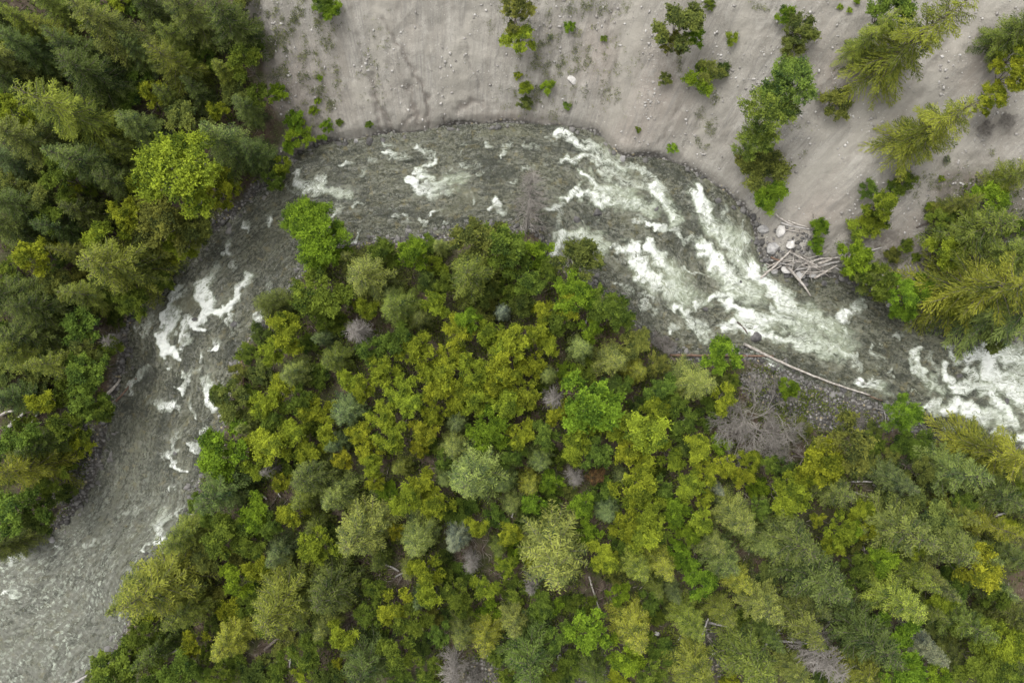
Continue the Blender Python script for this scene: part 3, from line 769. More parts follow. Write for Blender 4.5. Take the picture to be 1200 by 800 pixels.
def snag_proto(seed, R=2.5, H=9.0, kind='conifer'):
    r = np.random.default_rng(seed)
    stem = Tubes(); twigs = Tubes()
    if kind == 'conifer':
        stem.add([(0, 0, 0), (0.05, 0.03, H * 0.5), (0, 0, H)], 0.17, 0.02, 6)
        for i in range(130):
            z = H * r.uniform(0.15, 0.97)
            a = r.uniform(0, 6.28)
            L = R * (1 - z / H) ** 0.7 * r.uniform(0.4, 1.1) + 0.25
            d = np.array([math.cos(a), math.sin(a), r.normal(0.02, 0.2)])
            p0 = np.array([0, 0, z])
            pts = np.array([p0, p0 + d * L * 0.5, p0 + d * L + np.array([0, 0, r.normal(-0.1, 0.12)])])
            twigs.add(pts, 0.035, 0.012, 3)
            for _ in range(int(5 + L * 6)):
                t = r.uniform(0.25, 1)
                q0 = p0 + d * L * t
                dd = d * 0.6 + r.normal(0, 0.6, 3); dd[2] *= 0.5
                twigs.add(np.array([q0, q0 + dd * r.uniform(0.15, 0.55)]), 0.02, 0.009, 3)
    else:
        def grow(p0, d, L, rad, depth):
            p1 = p0 + d * L * 0.5 + r.normal(0, 0.06 * L, 3)
            p2 = p0 + d * L + r.normal(0, 0.08 * L, 3)
            (stem if depth < 1 else twigs).add(np.array([p0, p1, p2]), rad, rad * 0.55, 5 if depth < 2 else 3)
            if depth < 4:
                for _ in range(r.integers(4, 7) if depth < 3 else r.integers(4, 8)):
                    t = r.uniform(0.45, 1)
                    dd = d + r.normal(0, 0.55, 3)
                    dd[2] = dd[2] * 0.75 + 0.12
                    dd /= np.linalg.norm(dd)
                    grow(p0 + (p2 - p0) * t, dd, L * r.uniform(0.5, 0.75), max(rad * 0.5, 0.010), depth + 1)
        for k in range(7):
            a = k * 0.9 + r.uniform(-0.3, 0.3)
            d = np.array([math.cos(a) * 0.62, math.sin(a) * 0.62, r.uniform(0.6, 1.0)]); d /= np.linalg.norm(d)
            grow(np.array([0.1 * math.cos(a), 0.1 * math.sin(a), 0.0]), d, H * 0.42, 0.07, 0)
    return dict(R=R, H=H, mid=0.5, trunk=stem.mesh('trunk', M_snag, link=False), crown=twigs.mesh('branches', M_snag, link=False), bare=True)

PROTO = {
    'C': [conifer_proto(11, nbr=125, dens=1.15), conifer_proto(12, nbr=110, droop=0.12, tipup=0.2, twig_ang=46, dens=1.15), conifer_proto(13, R=3.2, nbr=135, power=0.65, droop=0.3, dens=1.1), conifer_proto(14, R=2.8, nbr=115, power=0.95, twig_ang=58, rag=0.3, dens=1.15)],
    'K': [conifer_proto(21, R=3.4, nbr=100, twig_ang=32, droop=0.38, fr=0.5, ql=0.27, qw=0.055, rag=0.35, dens=1.2, power=0.7), conifer_proto(22, R=3.4, nbr=110, twig_ang=36, droop=0.25, tipup=0.25, fr=0.46, ql=0.26, qw=0.055, rag=0.4, dens=1.2, power=0.75)],
    'D': [broad_proto(31, nclus=64, lobes=9, cr=0.30, leaves=115), broad_proto(32, nclus=60, lobes=7, cr=0.32, leaves=115, lobe_r=0.34), broad_proto(33, nclus=70, cr=0.27, lobes=12, leaves=105, lobe_r=0.25), broad_proto(34, nclus=60, cr=0.30, lobes=8, leaves=115, lobe_r=0.28), broad_proto(35, nclus=60, cr=0.28, open_=0.35, lobes=11, stems=2, leaves=115, lobe_r=0.27), broad_proto(36, nclus=58, cr=0.29, lobes=6, leaves=115, lobe_r=0.33)],
    'W': [broad_proto(41, R=4.2, H=11, nclus=130, leaves=95, cr=0.46, open_=0.2, lobes=14, lobe_r=0.24, lsize=0.2, flat=0.6, bark=M_palebark), broad_proto(42, R=4.0, H=11, nclus=120, leaves=95, cr=0.44, open_=0.3, lobes=12, lobe_r=0.26, lsize=0.19, flat=0.6, bark=M_palebark)],
    'S': [broad_proto(51, R=1.5, H=1.9, nclus=34, leaves=120, cr=0.27, base=0.15, lsize=0.13, stems=4, lobes=7), broad_proto(52, R=1.5, H=1.7, nclus=30, leaves=120, cr=0.28, base=0.12, lsize=0.12, lobes=5, stems=4, lobe_r=0.36), broad_proto(53, R=1.5, H=2.2, nclus=38, leaves=110, cr=0.25, base=0.14, lsize=0.13, lobes=9, stems=3)],
    'G': [snag_proto(61), snag_proto(62, R=2.2)],
    'B': [snag_proto(63, R=3.6, H=6.0, kind='broad')],
    'H': [snag_proto(64, R=3.0, H=4.2, kind='broad')],
}
COL = {
 'C': dict(d=(.074, .097, .027), m=(.110, .134, .036), o=(.122, .142, .028), l=(.140, .168, .044), b=(.108, .135, .046), y=(.168, .192, .032), g=(.090, .118, .026), p=(.155, .172, .105)),
 'D': dict(y=(.182, .214, .022), g=(.096, .134, .022), v=(.125, .186, .018), o=(.120, .136, .032), a=(.185, .196, .020), d=(.070, .097, .022), l=(.17, .195, .05), r=(.13, .09, .045), w=(.165, .228, .045)),
}
WORD = {'C': dict(d='dark green', m='grey-green', o='olive', l='pale olive', b='blue-grey', y='yellow-green', g='deep green', p='pale blue-grey'),
        'D': dict(y='yellow-green', g='mid green', v='vivid green', o='olive', a='golden', d='dark green', l='pale green', r='rusty brown', w='light fresh green')}
KINDNAME = {'C': ('conifer_tree', 'conifer'), 'K': ('drooping_conifer', 'drooping conifer'), 'D': ('broadleaf_tree', 'broadleaf tree'), 'W': ('spreading_broadleaf_tree', 'spreading broadleaf tree'), 'S': ('shrub', 'shrub'), 'G': ('dead_tree', 'bare dead tree'), 'B': ('dead_tree', 'bare dead tree'), 'H': ('dead_shrub', 'bare dead shrub')}
CATEGORY = {'C': 'conifer', 'K': 'conifer', 'D': 'tree', 'W': 'tree', 'S': 'shrub', 'G': 'dead tree', 'B': 'dead tree', 'H': 'dead shrub'}

# ------------------------------------------------------------------ every tree: photo x, y, crown width in px, colour
TREES = {
'C': """135 40 75 m;165 62 50 m;228 20 74 m;272 30 72 d;92 62 62 d;36 60 52 d;112 92 70 d;5 75 60 m;18 100 46 d;265 82 34 y;168 150 56 m;290 128 42 m;268 170 70 m;302 182 54 d;
40 170 66 m;100 185 76 m;15 190 52 b;140 215 56 d;30 245 60 d;105 250 56 d;20 270 56 d;145 315 92 o;72 265 46 d;20 350 76 d;55 360 62 d;40 388 66 d;20 415 62 o;70 428 62 o;20 465 50 d;50 520 50 g;10 636 52 m;30 24 42 y;63 36 40 y;180 15 50 d;60 5 46 o;5 20 40 d;205 45 46 g;75 145 44 d;5 150 46 d;200 120 40 g;232 110 44 d;125 140 40 d;150 180 40 g;
438 328 80 l;408 308 42 l;516 290 26 l;555 325 86 o;318 360 50 d;588 365 27 p;382 395 30 b;396 418 46 o;345 437 46 l;460 346 32 l;470 358 58 o;495 375 40 m;292 497 36 l;265 570 74 d;405 478 52 b;400 517 33 b;535 492 40 b;530 523 46 l;563 553 94 l;470 548 30 o;368 560 66 m;398 577 56 l;357 582 46 o;285 580 26 m;430 618 84 l;488 628 60 l;537 628 38 p;325 645 50 b;222 625 60 o;192 685 108 o;160 690 66 o;222 712 60 o;338 700 94 o;390 690 84 d;188 755 58 g;430 775 76 d;385 730 36 l;270 750 52 y;
497 700 34 b;650 650 112 l;540 740 46 l;572 742 50 y;602 727 46 l;620 765 84 g;695 785 50 g;712 598 34 b;683 410 43 l;715 420 56 l;744 435 40 y;810 447 60 l;632 534 42 l;620 567 36 y;728 558 30 b;716 597 36 b;839 570 22 p;860 600 54 l;869 616 40 l;830 636 44 l;844 655 56 l;862 677 46 y;745 660 50 y;775 660 46 y;769 686 30 o;787 692 30 b;740 733 60 y;805 725 50 y;845 716 46 o;892 705 64 l;922 632 90 m;955 675 90 m;895 636 46 l;938 725 74 m;880 770 84 o;810 782 70 o;930 785 52 l;
972 572 60 m;1047 560 46 b;1110 552 76 l;1045 615 86 m;1105 632 78 m;1140 645 56 m;1062 668 58 y;1080 664 46 l;1044 700 64 y;1092 680 40 b;1010 740 84 d;1083 755 40 p;1010 786 60 o;1125 728 58 g;1185 650 46 m;1190 720 52 m;1110 600 44 o;1165 577 62 m;1196 590 46 m;1140 270 88 o;1195 300 60 o;1190 40 58 o;955 705 40 m;1160 690 44 m;1195 770 50 m;1085 710 40 o;1120 770 44 m;1030 760 44 g;900 745 36 g;480 668 34 m;372 612 34 g;447 655 30 g;585 640 28 g;590 560 44 m;600 590 36 m;520 560 32 m;640 440 30 m;""",
'K': """207 80 62 o;85 130 90 y;110 345 60 o;30 552 74 y;1140 335 122 y;1180 362 108 l;1065 55 98 y;1022 45 44 y;1095 155 90 y;1158 530 90 y;1158 612 50 y;1192 205 52 y;225 75 30 y;95 300 40 o;1195 545 46 y;1120 240 36 o;""",
'D': """100 28 32 y;285 75 46 g;178 112 36 y;12 128 42 y;220 138 52 o;255 130 26 y;245 228 62 y;70 210 56 g;50 235 46 o;303 110 32 g;330 195 26 y;322 212 28 g;60 250 46 g;150 250 46 y;192 256 74 o;230 268 50 o;210 290 36 y;120 278 50 y;35 300 50 y;92 383 50 g;155 355 42 g;190 332 28 g;105 435 56 g;50 470 36 y;100 472 50 g;80 497 50 g;120 480 36 g;20 515 56 g;15 595 72 g;45 605 48 d;165 215 34 y;20 220 34 o;85 225 30 y;130 345 28 g;65 330 40 o;5 390 40 g;60 565 40 g;30 500 30 g;5 550 40 d;130 405 30 g;100 405 40 o;
385 292 52 v;372 345 66 g;480 296 46 v;447 296 42 g;561 272 68 o;590 286 58 g;335 390 50 y;322 412 36 y;510 355 40 y;545 372 36 v;462 393 50 g;535 388 42 y;570 390 38 y;585 412 40 y;485 412 46 y;520 440 46 y;450 436 42 y;410 445 36 y;528 418 38 y;558 438 42 y;432 412 36 g;270 474 50 o;262 460 32 g;255 527 66 v;310 475 42 y;322 490 42 g;312 520 56 y;345 505 38 y;370 480 42 y;402 537 30 a;366 531 38 y;432 528 34 y;450 483 42 y;468 459 46 y;480 472 40 y;459 510 42 y;495 503 40 a;490 526 26 a;511 458 42 y;552 460 42 y;573 452 38 y;575 505 56 v;594 477 42 y;440 564 26 y;330 565 30 a;305 600 46 v;343 600 38 y;490 565 42 y;475 588 46 y;510 590 42 y;558 615 32 y;370 640 50 y;258 632 56 g;285 615 42 g;277 680 46 v;135 780 70 g;165 745 46 g;210 785 52 g;255 790 34 g;360 767 46 g;405 742 42 y;396 776 15 a;330 782 28 g;465 625 22 a;
460 710 46 y;480 730 46 g;465 765 50 g;505 690 40 y;500 670 46 y;597 625 33 y;593 660 30 y;566 686 36 y;622 652 26 y;706 650 40 y;720 655 19 a;635 708 36 g;692 740 60 v;685 712 32 g;725 698 30 v;533 697 40 g;680 590 36 v;626 590 30 v;735 615 46 y;600 300 50 g;620 335 42 g;678 305 58 o;672 340 58 v;665 356 40 y;708 355 46 g;720 373 50 g;635 365 32 y;612 358 36 d;630 392 38 y;603 405 46 y;642 402 32 y;745 402 42 o;692 476 86 v;655 482 36 y;615 465 38 a;585 430 46 y;558 470 42 y;588 465 36 y;843 418 50 v;850 468 40 y;775 452 42 g;752 504 64 y;800 495 42 g;734 528 42 y;752 543 36 y;788 534 38 y;815 528 42 y;830 552 36 y;671 525 42 y;647 564 32 v;746 570 56 y;758 597 50 y;752 624 50 y;806 570 38 y;824 585 27 y;791 600 46 v;821 609 36 y;806 630 32 v;820 680 42 v;730 770 50 v;920 580 60 y;
921 455 30 v;990 522 78 o;960 540 68 y;1062 580 46 o;1095 606 58 o;1010 595 30 y;1000 622 26 v;957 607 21 a;985 622 42 y;1030 655 50 v;1143 668 64 a;1056 728 58 v;1060 783 60 v;1145 740 50 g;1170 755 60 y;1150 786 58 g;1045 10 60 g;796 26 62 o;790 50 34 o;815 42 26 v;605 10 46 o;608 42 40 y;1186 88 46 y;1166 112 38 y;1196 62 44 y;1152 124 24 y;1160 235 52 v;1002 302 46 v;1020 322 42 o;1035 240 40 y;1030 330 44 g;1056 342 42 v;1076 338 42 v;1110 295 50 y;1105 255 30 g;903 230 44 v;1160 398 34 o;1060 365 30 v;1115 350 40 y;
330 455 36 y;352 470 36 g;300 545 36 y;385 505 32 y;420 505 34 y;425 455 34 y;435 545 34 y;500 435 36 y;540 470 38 y;510 480 34 y;520 540 28 g;545 420 30 y;600 440 38 y;625 425 34 y;640 510 40 g;610 510 38 y;600 535 36 g;680 505 40 y;700 530 40 g;720 500 40 y;770 480 42 y;700 560 24 r;775 575 34 g;770 620 34 g;320 615 38 g;245 605 30 g;300 640 36 g;240 655 40 o;300 665 40 y;310 730 28 g;225 755 36 y;150 770 40 g;185 790 40 g;430 720 36 g;515 745 30 g;440 690 32 g;545 715 26 g;650 710 24 v;655 745 36 g;755 755 32 g;765 705 28 g;870 560 32 y;890 600 30 g;940 560 34 y;900 545 30 g;880 540 28 y;850 545 32 y;1000 545 40 o;1020 620 32 y;1080 550 40 o;1075 640 36 y;1005 660 36 g;975 640 34 y;990 690 26 g;1100 700 36 y;1120 690 32 g;1170 700 34 g;1180 615 36 y;1130 590 36 g;955 755 26 g;890 800 36 g;765 790 40 g;640 790 34 g;590 790 24 g;500 780 34 g;1095 790 40 v;1190 800 40 g;1155 555 36 o;1190 570 34 g;380 370 34 g;430 360 34 y;400 345 30 d;520 335 34 g;500 330 30 d;640 320 30 g;570 345 34 d;650 380 36 g;690 385 34 v;770 425 32 o;735 455 30 g;715 455 32 d;800 525 30 d;790 470 30 g;""",
'W': """210 198 112 y;362 258 66 v;376 282 72 v;900 136 78 w;928 100 74 w;886 162 50 w;1058 484 50 v;""",
'S': """345 140 28 v;350 158 34 v;340 170 20 v;325 108 26 v;303 54 18 g;388 12 30 v;376 2 26 g;367 129 14 v;372 118 10 v;382 148 18 v;398 143 11 g;432 146 11 g;374 91 9 v;378 160 14 v;616 105 20 y;616 121 20 o;643 101 19 v;607 88 12 y;667 31 16 v;708 45 10 g;664 124 12 g;832 5 16 g;780 92 18 o;822 96 42 v;834 84 36 o;846 81 20 d;788 173 15 v;748 152 9 g;857 47 19 y;921 17 26 v;940 34 44 o;926 56 36 o;980 120 42 o;890 204 62 o;876 190 36 o;896 190 44 o;960 268 28 v;957 284 20 v;958 294 13 v;996 12 8 v;1004 2 9 v;1018 222 27 g;1060 212 30 g;1048 222 22 g;1025 262 36 y;1005 272 32 y;1090 242 15 v;1104 209 9 y;1062 287 20 g;1074 302 14 g;997 318 26 v;1110 186 10 o;1045 300 22 o;1038 580 17 v;200 308 24 a;985 8 8 v;645 43 8 o;""",
'G': """620 236 62 s;422 388 46 s;555 655 32 s;675 556 32 s;622 682 28 s;533 780 50 s;648 467 36 s;320 550 26 s;132 400 30 s;958 762 70 s;""",
'B': """884 496 104 s;915 524 44 s;""",
'H': """780 400 40 s;1158 150 24 s;1182 141 24 s;962 112 14 s;560 795 30 s;1130 515 36 s;1006 492 26 s;""",
}
LAND = [  # landmarks a label may lean on: photo x, y, phrase
 (940, 305, 'the driftwood jam'), (884, 496, 'the widest bare grey tree'), (365, 268, 'the vivid tree overhanging the bend'),
 (843, 418, 'the vivid tree by the long log'), (588, 365, 'the tiny round pale conifer'), (683, 410, 'the round pale conifer'), (405, 478, 'the blue-grey star-shaped conifer'),
 (430, 618, 'the pale feathery star-shaped conifer'), (650, 650, 'the broadest pale conifer'), (422, 388, 'the mauve-grey dead tree'), (555, 655, 'the snag in the brown clearing'),
 (533, 780, 'the lowest grey snag'), (648, 467, 'the spiky broken snag'), (675, 556, 'the snag beside the rusty shrub'), (692, 476, 'the biggest vivid bar tree'),
 (210, 198, 'the big yellow-green bend tree'), (620, 236, 'the bare tree over the water'), (1058, 484, 'the birch leaning over water'), (958, 762, 'the fallen skeleton tree'),
 (255, 527, 'the round vivid riverside tree'), (130, 456, 'the pale log by the riffle'), (1140, 335, 'the widest sweeping conifer'), (1065, 55, 'the large tree on the scree'),
 (905, 122, 'the fresh green scree tree'), (1095, 155, 'the lone cone-shaped scree tree'), (15, 495, 'the deadfall clearing'), (495, 503, 'the golden bar tree'),
 (192, 685, 'the broad olive riverside conifer'), (338, 700, 'the broad olive inland conifer'), (1143, 668, 'the golden tree'), (1010, 740, 'the broad dark inland conifer'),
 (922, 632, 'the broad grey-green conifer'), (740, 733, 'the yellow-green feathery conifer'), (696, 700, 'the white bent log'), (1015, 575, 'the deadfall gap'),
 (145, 315, 'the broad olive bank conifer'), (85, 130, 'the broad yellow-green drooping conifer'), (228, 20, 'the wide grey-green slope conifer'), (35, 555, 'the wide drooping bank conifer'),
 (20, 350, 'the wide dark bank conifer'), (555, 325, 'the broad olive conifer'), (563, 553, 'the wide pale conifer'), (796, 26, 'the olive scree-top tree'),
 (822, 96, 'the vivid round scree shrub'), (605, 10, 'the olive tree topping the scree'), (350, 158, 'the vivid shrub by the cut bank'), (372, 40, 'the weedy scree patch'), (1158, 530, 'the yellow-green fanned conifer'), (752, 504, 'the wide yellow-green tree'), (438, 328, 'the pale olive riverside conifer')]

def octant(dx, dy):
    a = math.degrees(math.atan2(-dy, dx)) % 360
    return ['right of', 'above and right of', 'above', 'above and left of', 'left of', 'below and left of', 'below', 'below and right of'][int(((a + 22.5) % 360) // 45)]
ORD = ['', 'second', 'third', 'fourth', 'fifth', 'sixth', 'seventh', 'eighth', 'ninth', 'tenth']
def write_labels(items):
    """items: (obj, px, py, phrase, size phrase list) -> one label each that no other thing shares"""
    cells = {}
    for it in items:
        o, px, py, phrase = it
        lx, ly, lp = min(LAND, key=lambda L: (L[0] - px) ** 2 + (L[1] - py) ** 2)
        d = math.hypot(px - lx, py - ly)
        if d < 3:
            L2 = sorted(LAND, key=lambda L: (L[0] - px) ** 2 + (L[1] - py) ** 2)[1]
            lx, ly, lp = L2
            d = math.hypot(px - lx, py - ly)
        cells.setdefault((phrase, octant(px - lx, py - ly), lp), []).append((d, o))
    for (phrase, oc, lp), lst in cells.items():
        lst.sort(key=lambda t: t[0])
        for k, (d, o) in enumerate(lst):
            if len(phrase.split()) + len(lp.split()) > 8: oc = oc.replace(' and ', '-')
            if len(lst) == 1: o['label'] = f'{phrase} {oc} {lp}'
            elif k == 0: o['label'] = f'{phrase} closest {oc} {lp}'
            else: o['label'] = f'{phrase}, {ORD[k]} out {oc} {lp}'

LABELLED = []
def put_tree(kind, px, py, dpx, col, lean=None):
    pr = PROTO[kind][random.randrange(len(PROTO[kind]))]
    R0 = dpx * MPP * 0.5 * 0.9
    if kind in 'CK': h = (2.6 + 2.5 * R0 ** 0.95 + random.uniform(-0.8, 1.0)) * (1.15 if kind == 'K' else 1.0)
    elif kind == 'W': h = 3.0 + 2.2 * R0
    elif kind == 'D': h = 2.2 + 2.1 * R0 + random.uniform(-0.5, 0.8)
    elif kind == 'S': h = 0.25 + 1.05 * R0 if dpx > 17 else 0.12 + 0.55 * R0
    elif kind == 'G': h = 2.5 + 2.4 * R0
    elif kind == 'B': h = 1.0 + 1.0 * R0
    else: h = 0.5 + 0.9 * R0
    on_scree = py < 260 and px > 310 or (px > 880 and py < 330)
    if kind == 'D' and on_scree and px > 560: h *= 0.75
    mid = pr['mid'] * h
    x, y, zc = on_ground(px, py, mid)
    rad = dpx * MPP * 0.5 * (CAMH - zc) / CAMH
    g = max(ground_z(x, y), -0.2)
    base = Vector((x, y, g - 0.06))
    up = Vector((random.gauss(0, .035), random.gauss(0, .035), 1)).normalized()
    do, di = float(samp(F_do, x, y)), float(samp(F_di, x, y))
    if max(do, di) < 0.5 and kind != 'S':                       # crown hangs over the water: rooted on the bank and leaning out
        P = np.array([[x, y]])
        d1, _, q1 = seg_dist(P, OUT); d2, _, q2 = seg_dist(P, INN)
        q_ = (q1 if d1[0] < d2[0] else q2)[0]
        v_ = q_ - P[0]
        if max(do, di) > 0: v_ = -v_
        v_ = v_ / (np.linalg.norm(v_) + 1e-6)
        b_ = q_ + v_ * 0.9
        base = Vector((b_[0], b_[1], ground_z(*b_) - 0.06))
        up = (Vector((x, y, zc)) - base)
        up.z = max(up.z, 0.8 * math.hypot(up.x, up.y))
        up.normalize()
    nm, what = KINDNAME[kind]
    t = bpy.data.objects.new(nm, None)
    C.objects.link(t)
    t.empty_display_size = 0.5
    t.location = base
    rq = up.to_track_quat('Z', 'Y') @ Quaternion((0, 0, 1), random.uniform(0, 6.283))
    t.rotation_mode = 'QUATERNION'
    t.rotation_quaternion = rq
    fat = 0.98 if kind in 'CK' else 1.0
    t.scale = (rad / pr['R'] * fat, rad / pr['R'] * fat * random.uniform(0.9, 1.08), h / pr['H'])
    for part in ('trunk', 'crown'):
        nmp = 'branches' if pr.get('bare') and part == 'crown' else part
        o = pr['objs'][part] if not pr.get('used_' + part) else pr['objs'][part].copy()
        if not pr.get('used_' + part): pr['used_' + part] = True
        C.objects.link(o)
        o.parent = t
        if part == 'crown' and not pr.get('bare'):
            c = COL['C' if kind in 'CK' else 'D'][col]
            if kind == 'S' and col == 'o' and dpx < 17: c = (.14, .15, .085)
            j = random.uniform(0.8, 1.2)
            hue = random.uniform(-0.12, 0.05)
            o.color = (c[0] * j * (1 + hue), c[1] * j, c[2] * j * (1 - hue), 1)
    if kind in 'GBH': phrase = ('large ' if dpx >= 60 else 'small ' if dpx < 30 else '') + 'grey ' + what
    else:
        big = {'C': (70, 42), 'K': (75, 48), 'D': (52, 34), 'W': (80, 60), 'S': (26, 13)}[kind]
        size = ('tall ' if kind in 'CK' else 'large ') if dpx >= big[0] else 'small ' if dpx < big[1] else 'mid-sized '
        phrase = size + WORD['C' if kind in 'CK' else 'D'][col] + ' ' + what
    area = 'on the scree slope' if on_scree else 'on the outer bank' if do > 0 else 'on the inner bend'
    t['category'] = CATEGORY[kind]
    t['group'] = {'C': 'conifers', 'K': 'drooping conifers', 'D': 'broadleaf trees', 'W': 'spreading broadleaf trees', 'S': 'shrubs', 'G': 'dead trees', 'B': 'dead trees', 'H': 'dead shrubs'}[kind] + ' ' + area
    LABELLED.append((t, px, py, phrase))
    return t

for kind, prs in PROTO.items():
    for pr in prs:
        pr['objs'] = {p_: bpy.data.objects.new('branches' if pr.get('bare') and p_ == 'crown' else p_, pr[p_]) for p_ in ('trunk', 'crown')}
        for p_ in ('trunk', 'crown'): pr['used_' + p_] = False
placed = []
for kind, txt in TREES.items():
    for row in txt.replace('\n', '').split(';'):
        if not row.strip(): continue
        a, b, d, c = row.split()
        put_tree(kind, float(a), float(b), float(d), c)
        placed.append((float(a), float(b), float(d)))

# shrubs and saplings that close the wood between the crowns
GAPS = [(553, 640, 34), (470, 668, 20), (700, 690, 20), (695, 775, 22), (820, 750, 34), (975, 712, 28), (950, 755, 36), (885, 660, 16), (1015, 572, 24), (860, 580, 12), (20, 490, 22), (155, 170, 10), (600, 580, 18), (300, 745, 30), (555, 785, 28), (1120, 590, 14), (810, 630, 14), (1180, 690, 20), (760, 700, 12), (130, 150, 10), (800, 545, 10), (870, 635, 14), (645, 445, 14)]
fr = random.Random(3)
cand = []
for _ in range(9000):
    cand.append((fr.uniform(-5, 1205), fr.uniform(-5, 805)))
nfill = 0
for a, b in cand:
    if nfill >= 215: break
    if a > 870 and a < 1035 and b < 500: continue
    if 285 < a < 1105 and b < 245: continue
    if any((a - g_[0]) ** 2 + (b - g_[1]) ** 2 < g_[2] ** 2 for g_ in GAPS): continue
    d = fr.uniform(24, 44)
    if any((a - p_[0]) ** 2 + (b - p_[1]) ** 2 < (p_[2] * 0.34 + d * 0.24) ** 2 for p_ in placed): continue
    x, y, z = on_ground(a, b, 1.0)
    do, di = float(samp(F_do, x, y)), float(samp(F_di, x, y))
    if max(do, di) < 1.0: continue
    if do > 0 and not (a < 285 or (a > 1105 and b > 245)): continue
    c = fr.choice('gggoydvo') if 230 < a < 900 else fr.choice('ggdoogy')
    put_tree('S', a, b, d, c)
    placed.append((a, b, d))
    nfill += 1

# ------------------------------------------------------------------ logs
def log_mesh(p0, p1, r0, r1, bend=0.03, stubs=0, seed=0):
    r = np.random.default_rng(seed)
    p0, p1 = np.array(p0, float), np.array(p1, float)
    L = np.linalg.norm(p1 - p0)
    n = max(5, int(L / 0.5))
    t = np.linspace(0, 1, n)
    pts = p0 + (p1 - p0) * t[:, None]
    off = r.normal(0, bend * L, 3); off[2] *= 0.2
    pts += np.sin(t * math.pi)[:, None] * off + r.normal(0, 0.012, (n, 3))
    c = pts.mean(0)
    tb = Tubes()
    rad = np.linspace(r0, r1, n) * r.uniform(0.9, 1.1, n)
    tb.add(pts - c, rad, None, 8, cap=True)
    for k in range(stubs):
        i = r.integers(1, n - 1)
        d = (p1 - p0) / L + r.normal(0, 0.9, 3); d /= np.linalg.norm(d)
        q0 = pts[i] - c
        tb.add(np.array([q0, q0 + d * r.uniform(0.15, 0.5) * 0.5, q0 + d * r.uniform(0.3, 0.9) + r.normal(0, 0.05, 3)]), rad[i] * 0.35, rad[i] * 0.12, 4)
    return tb, c
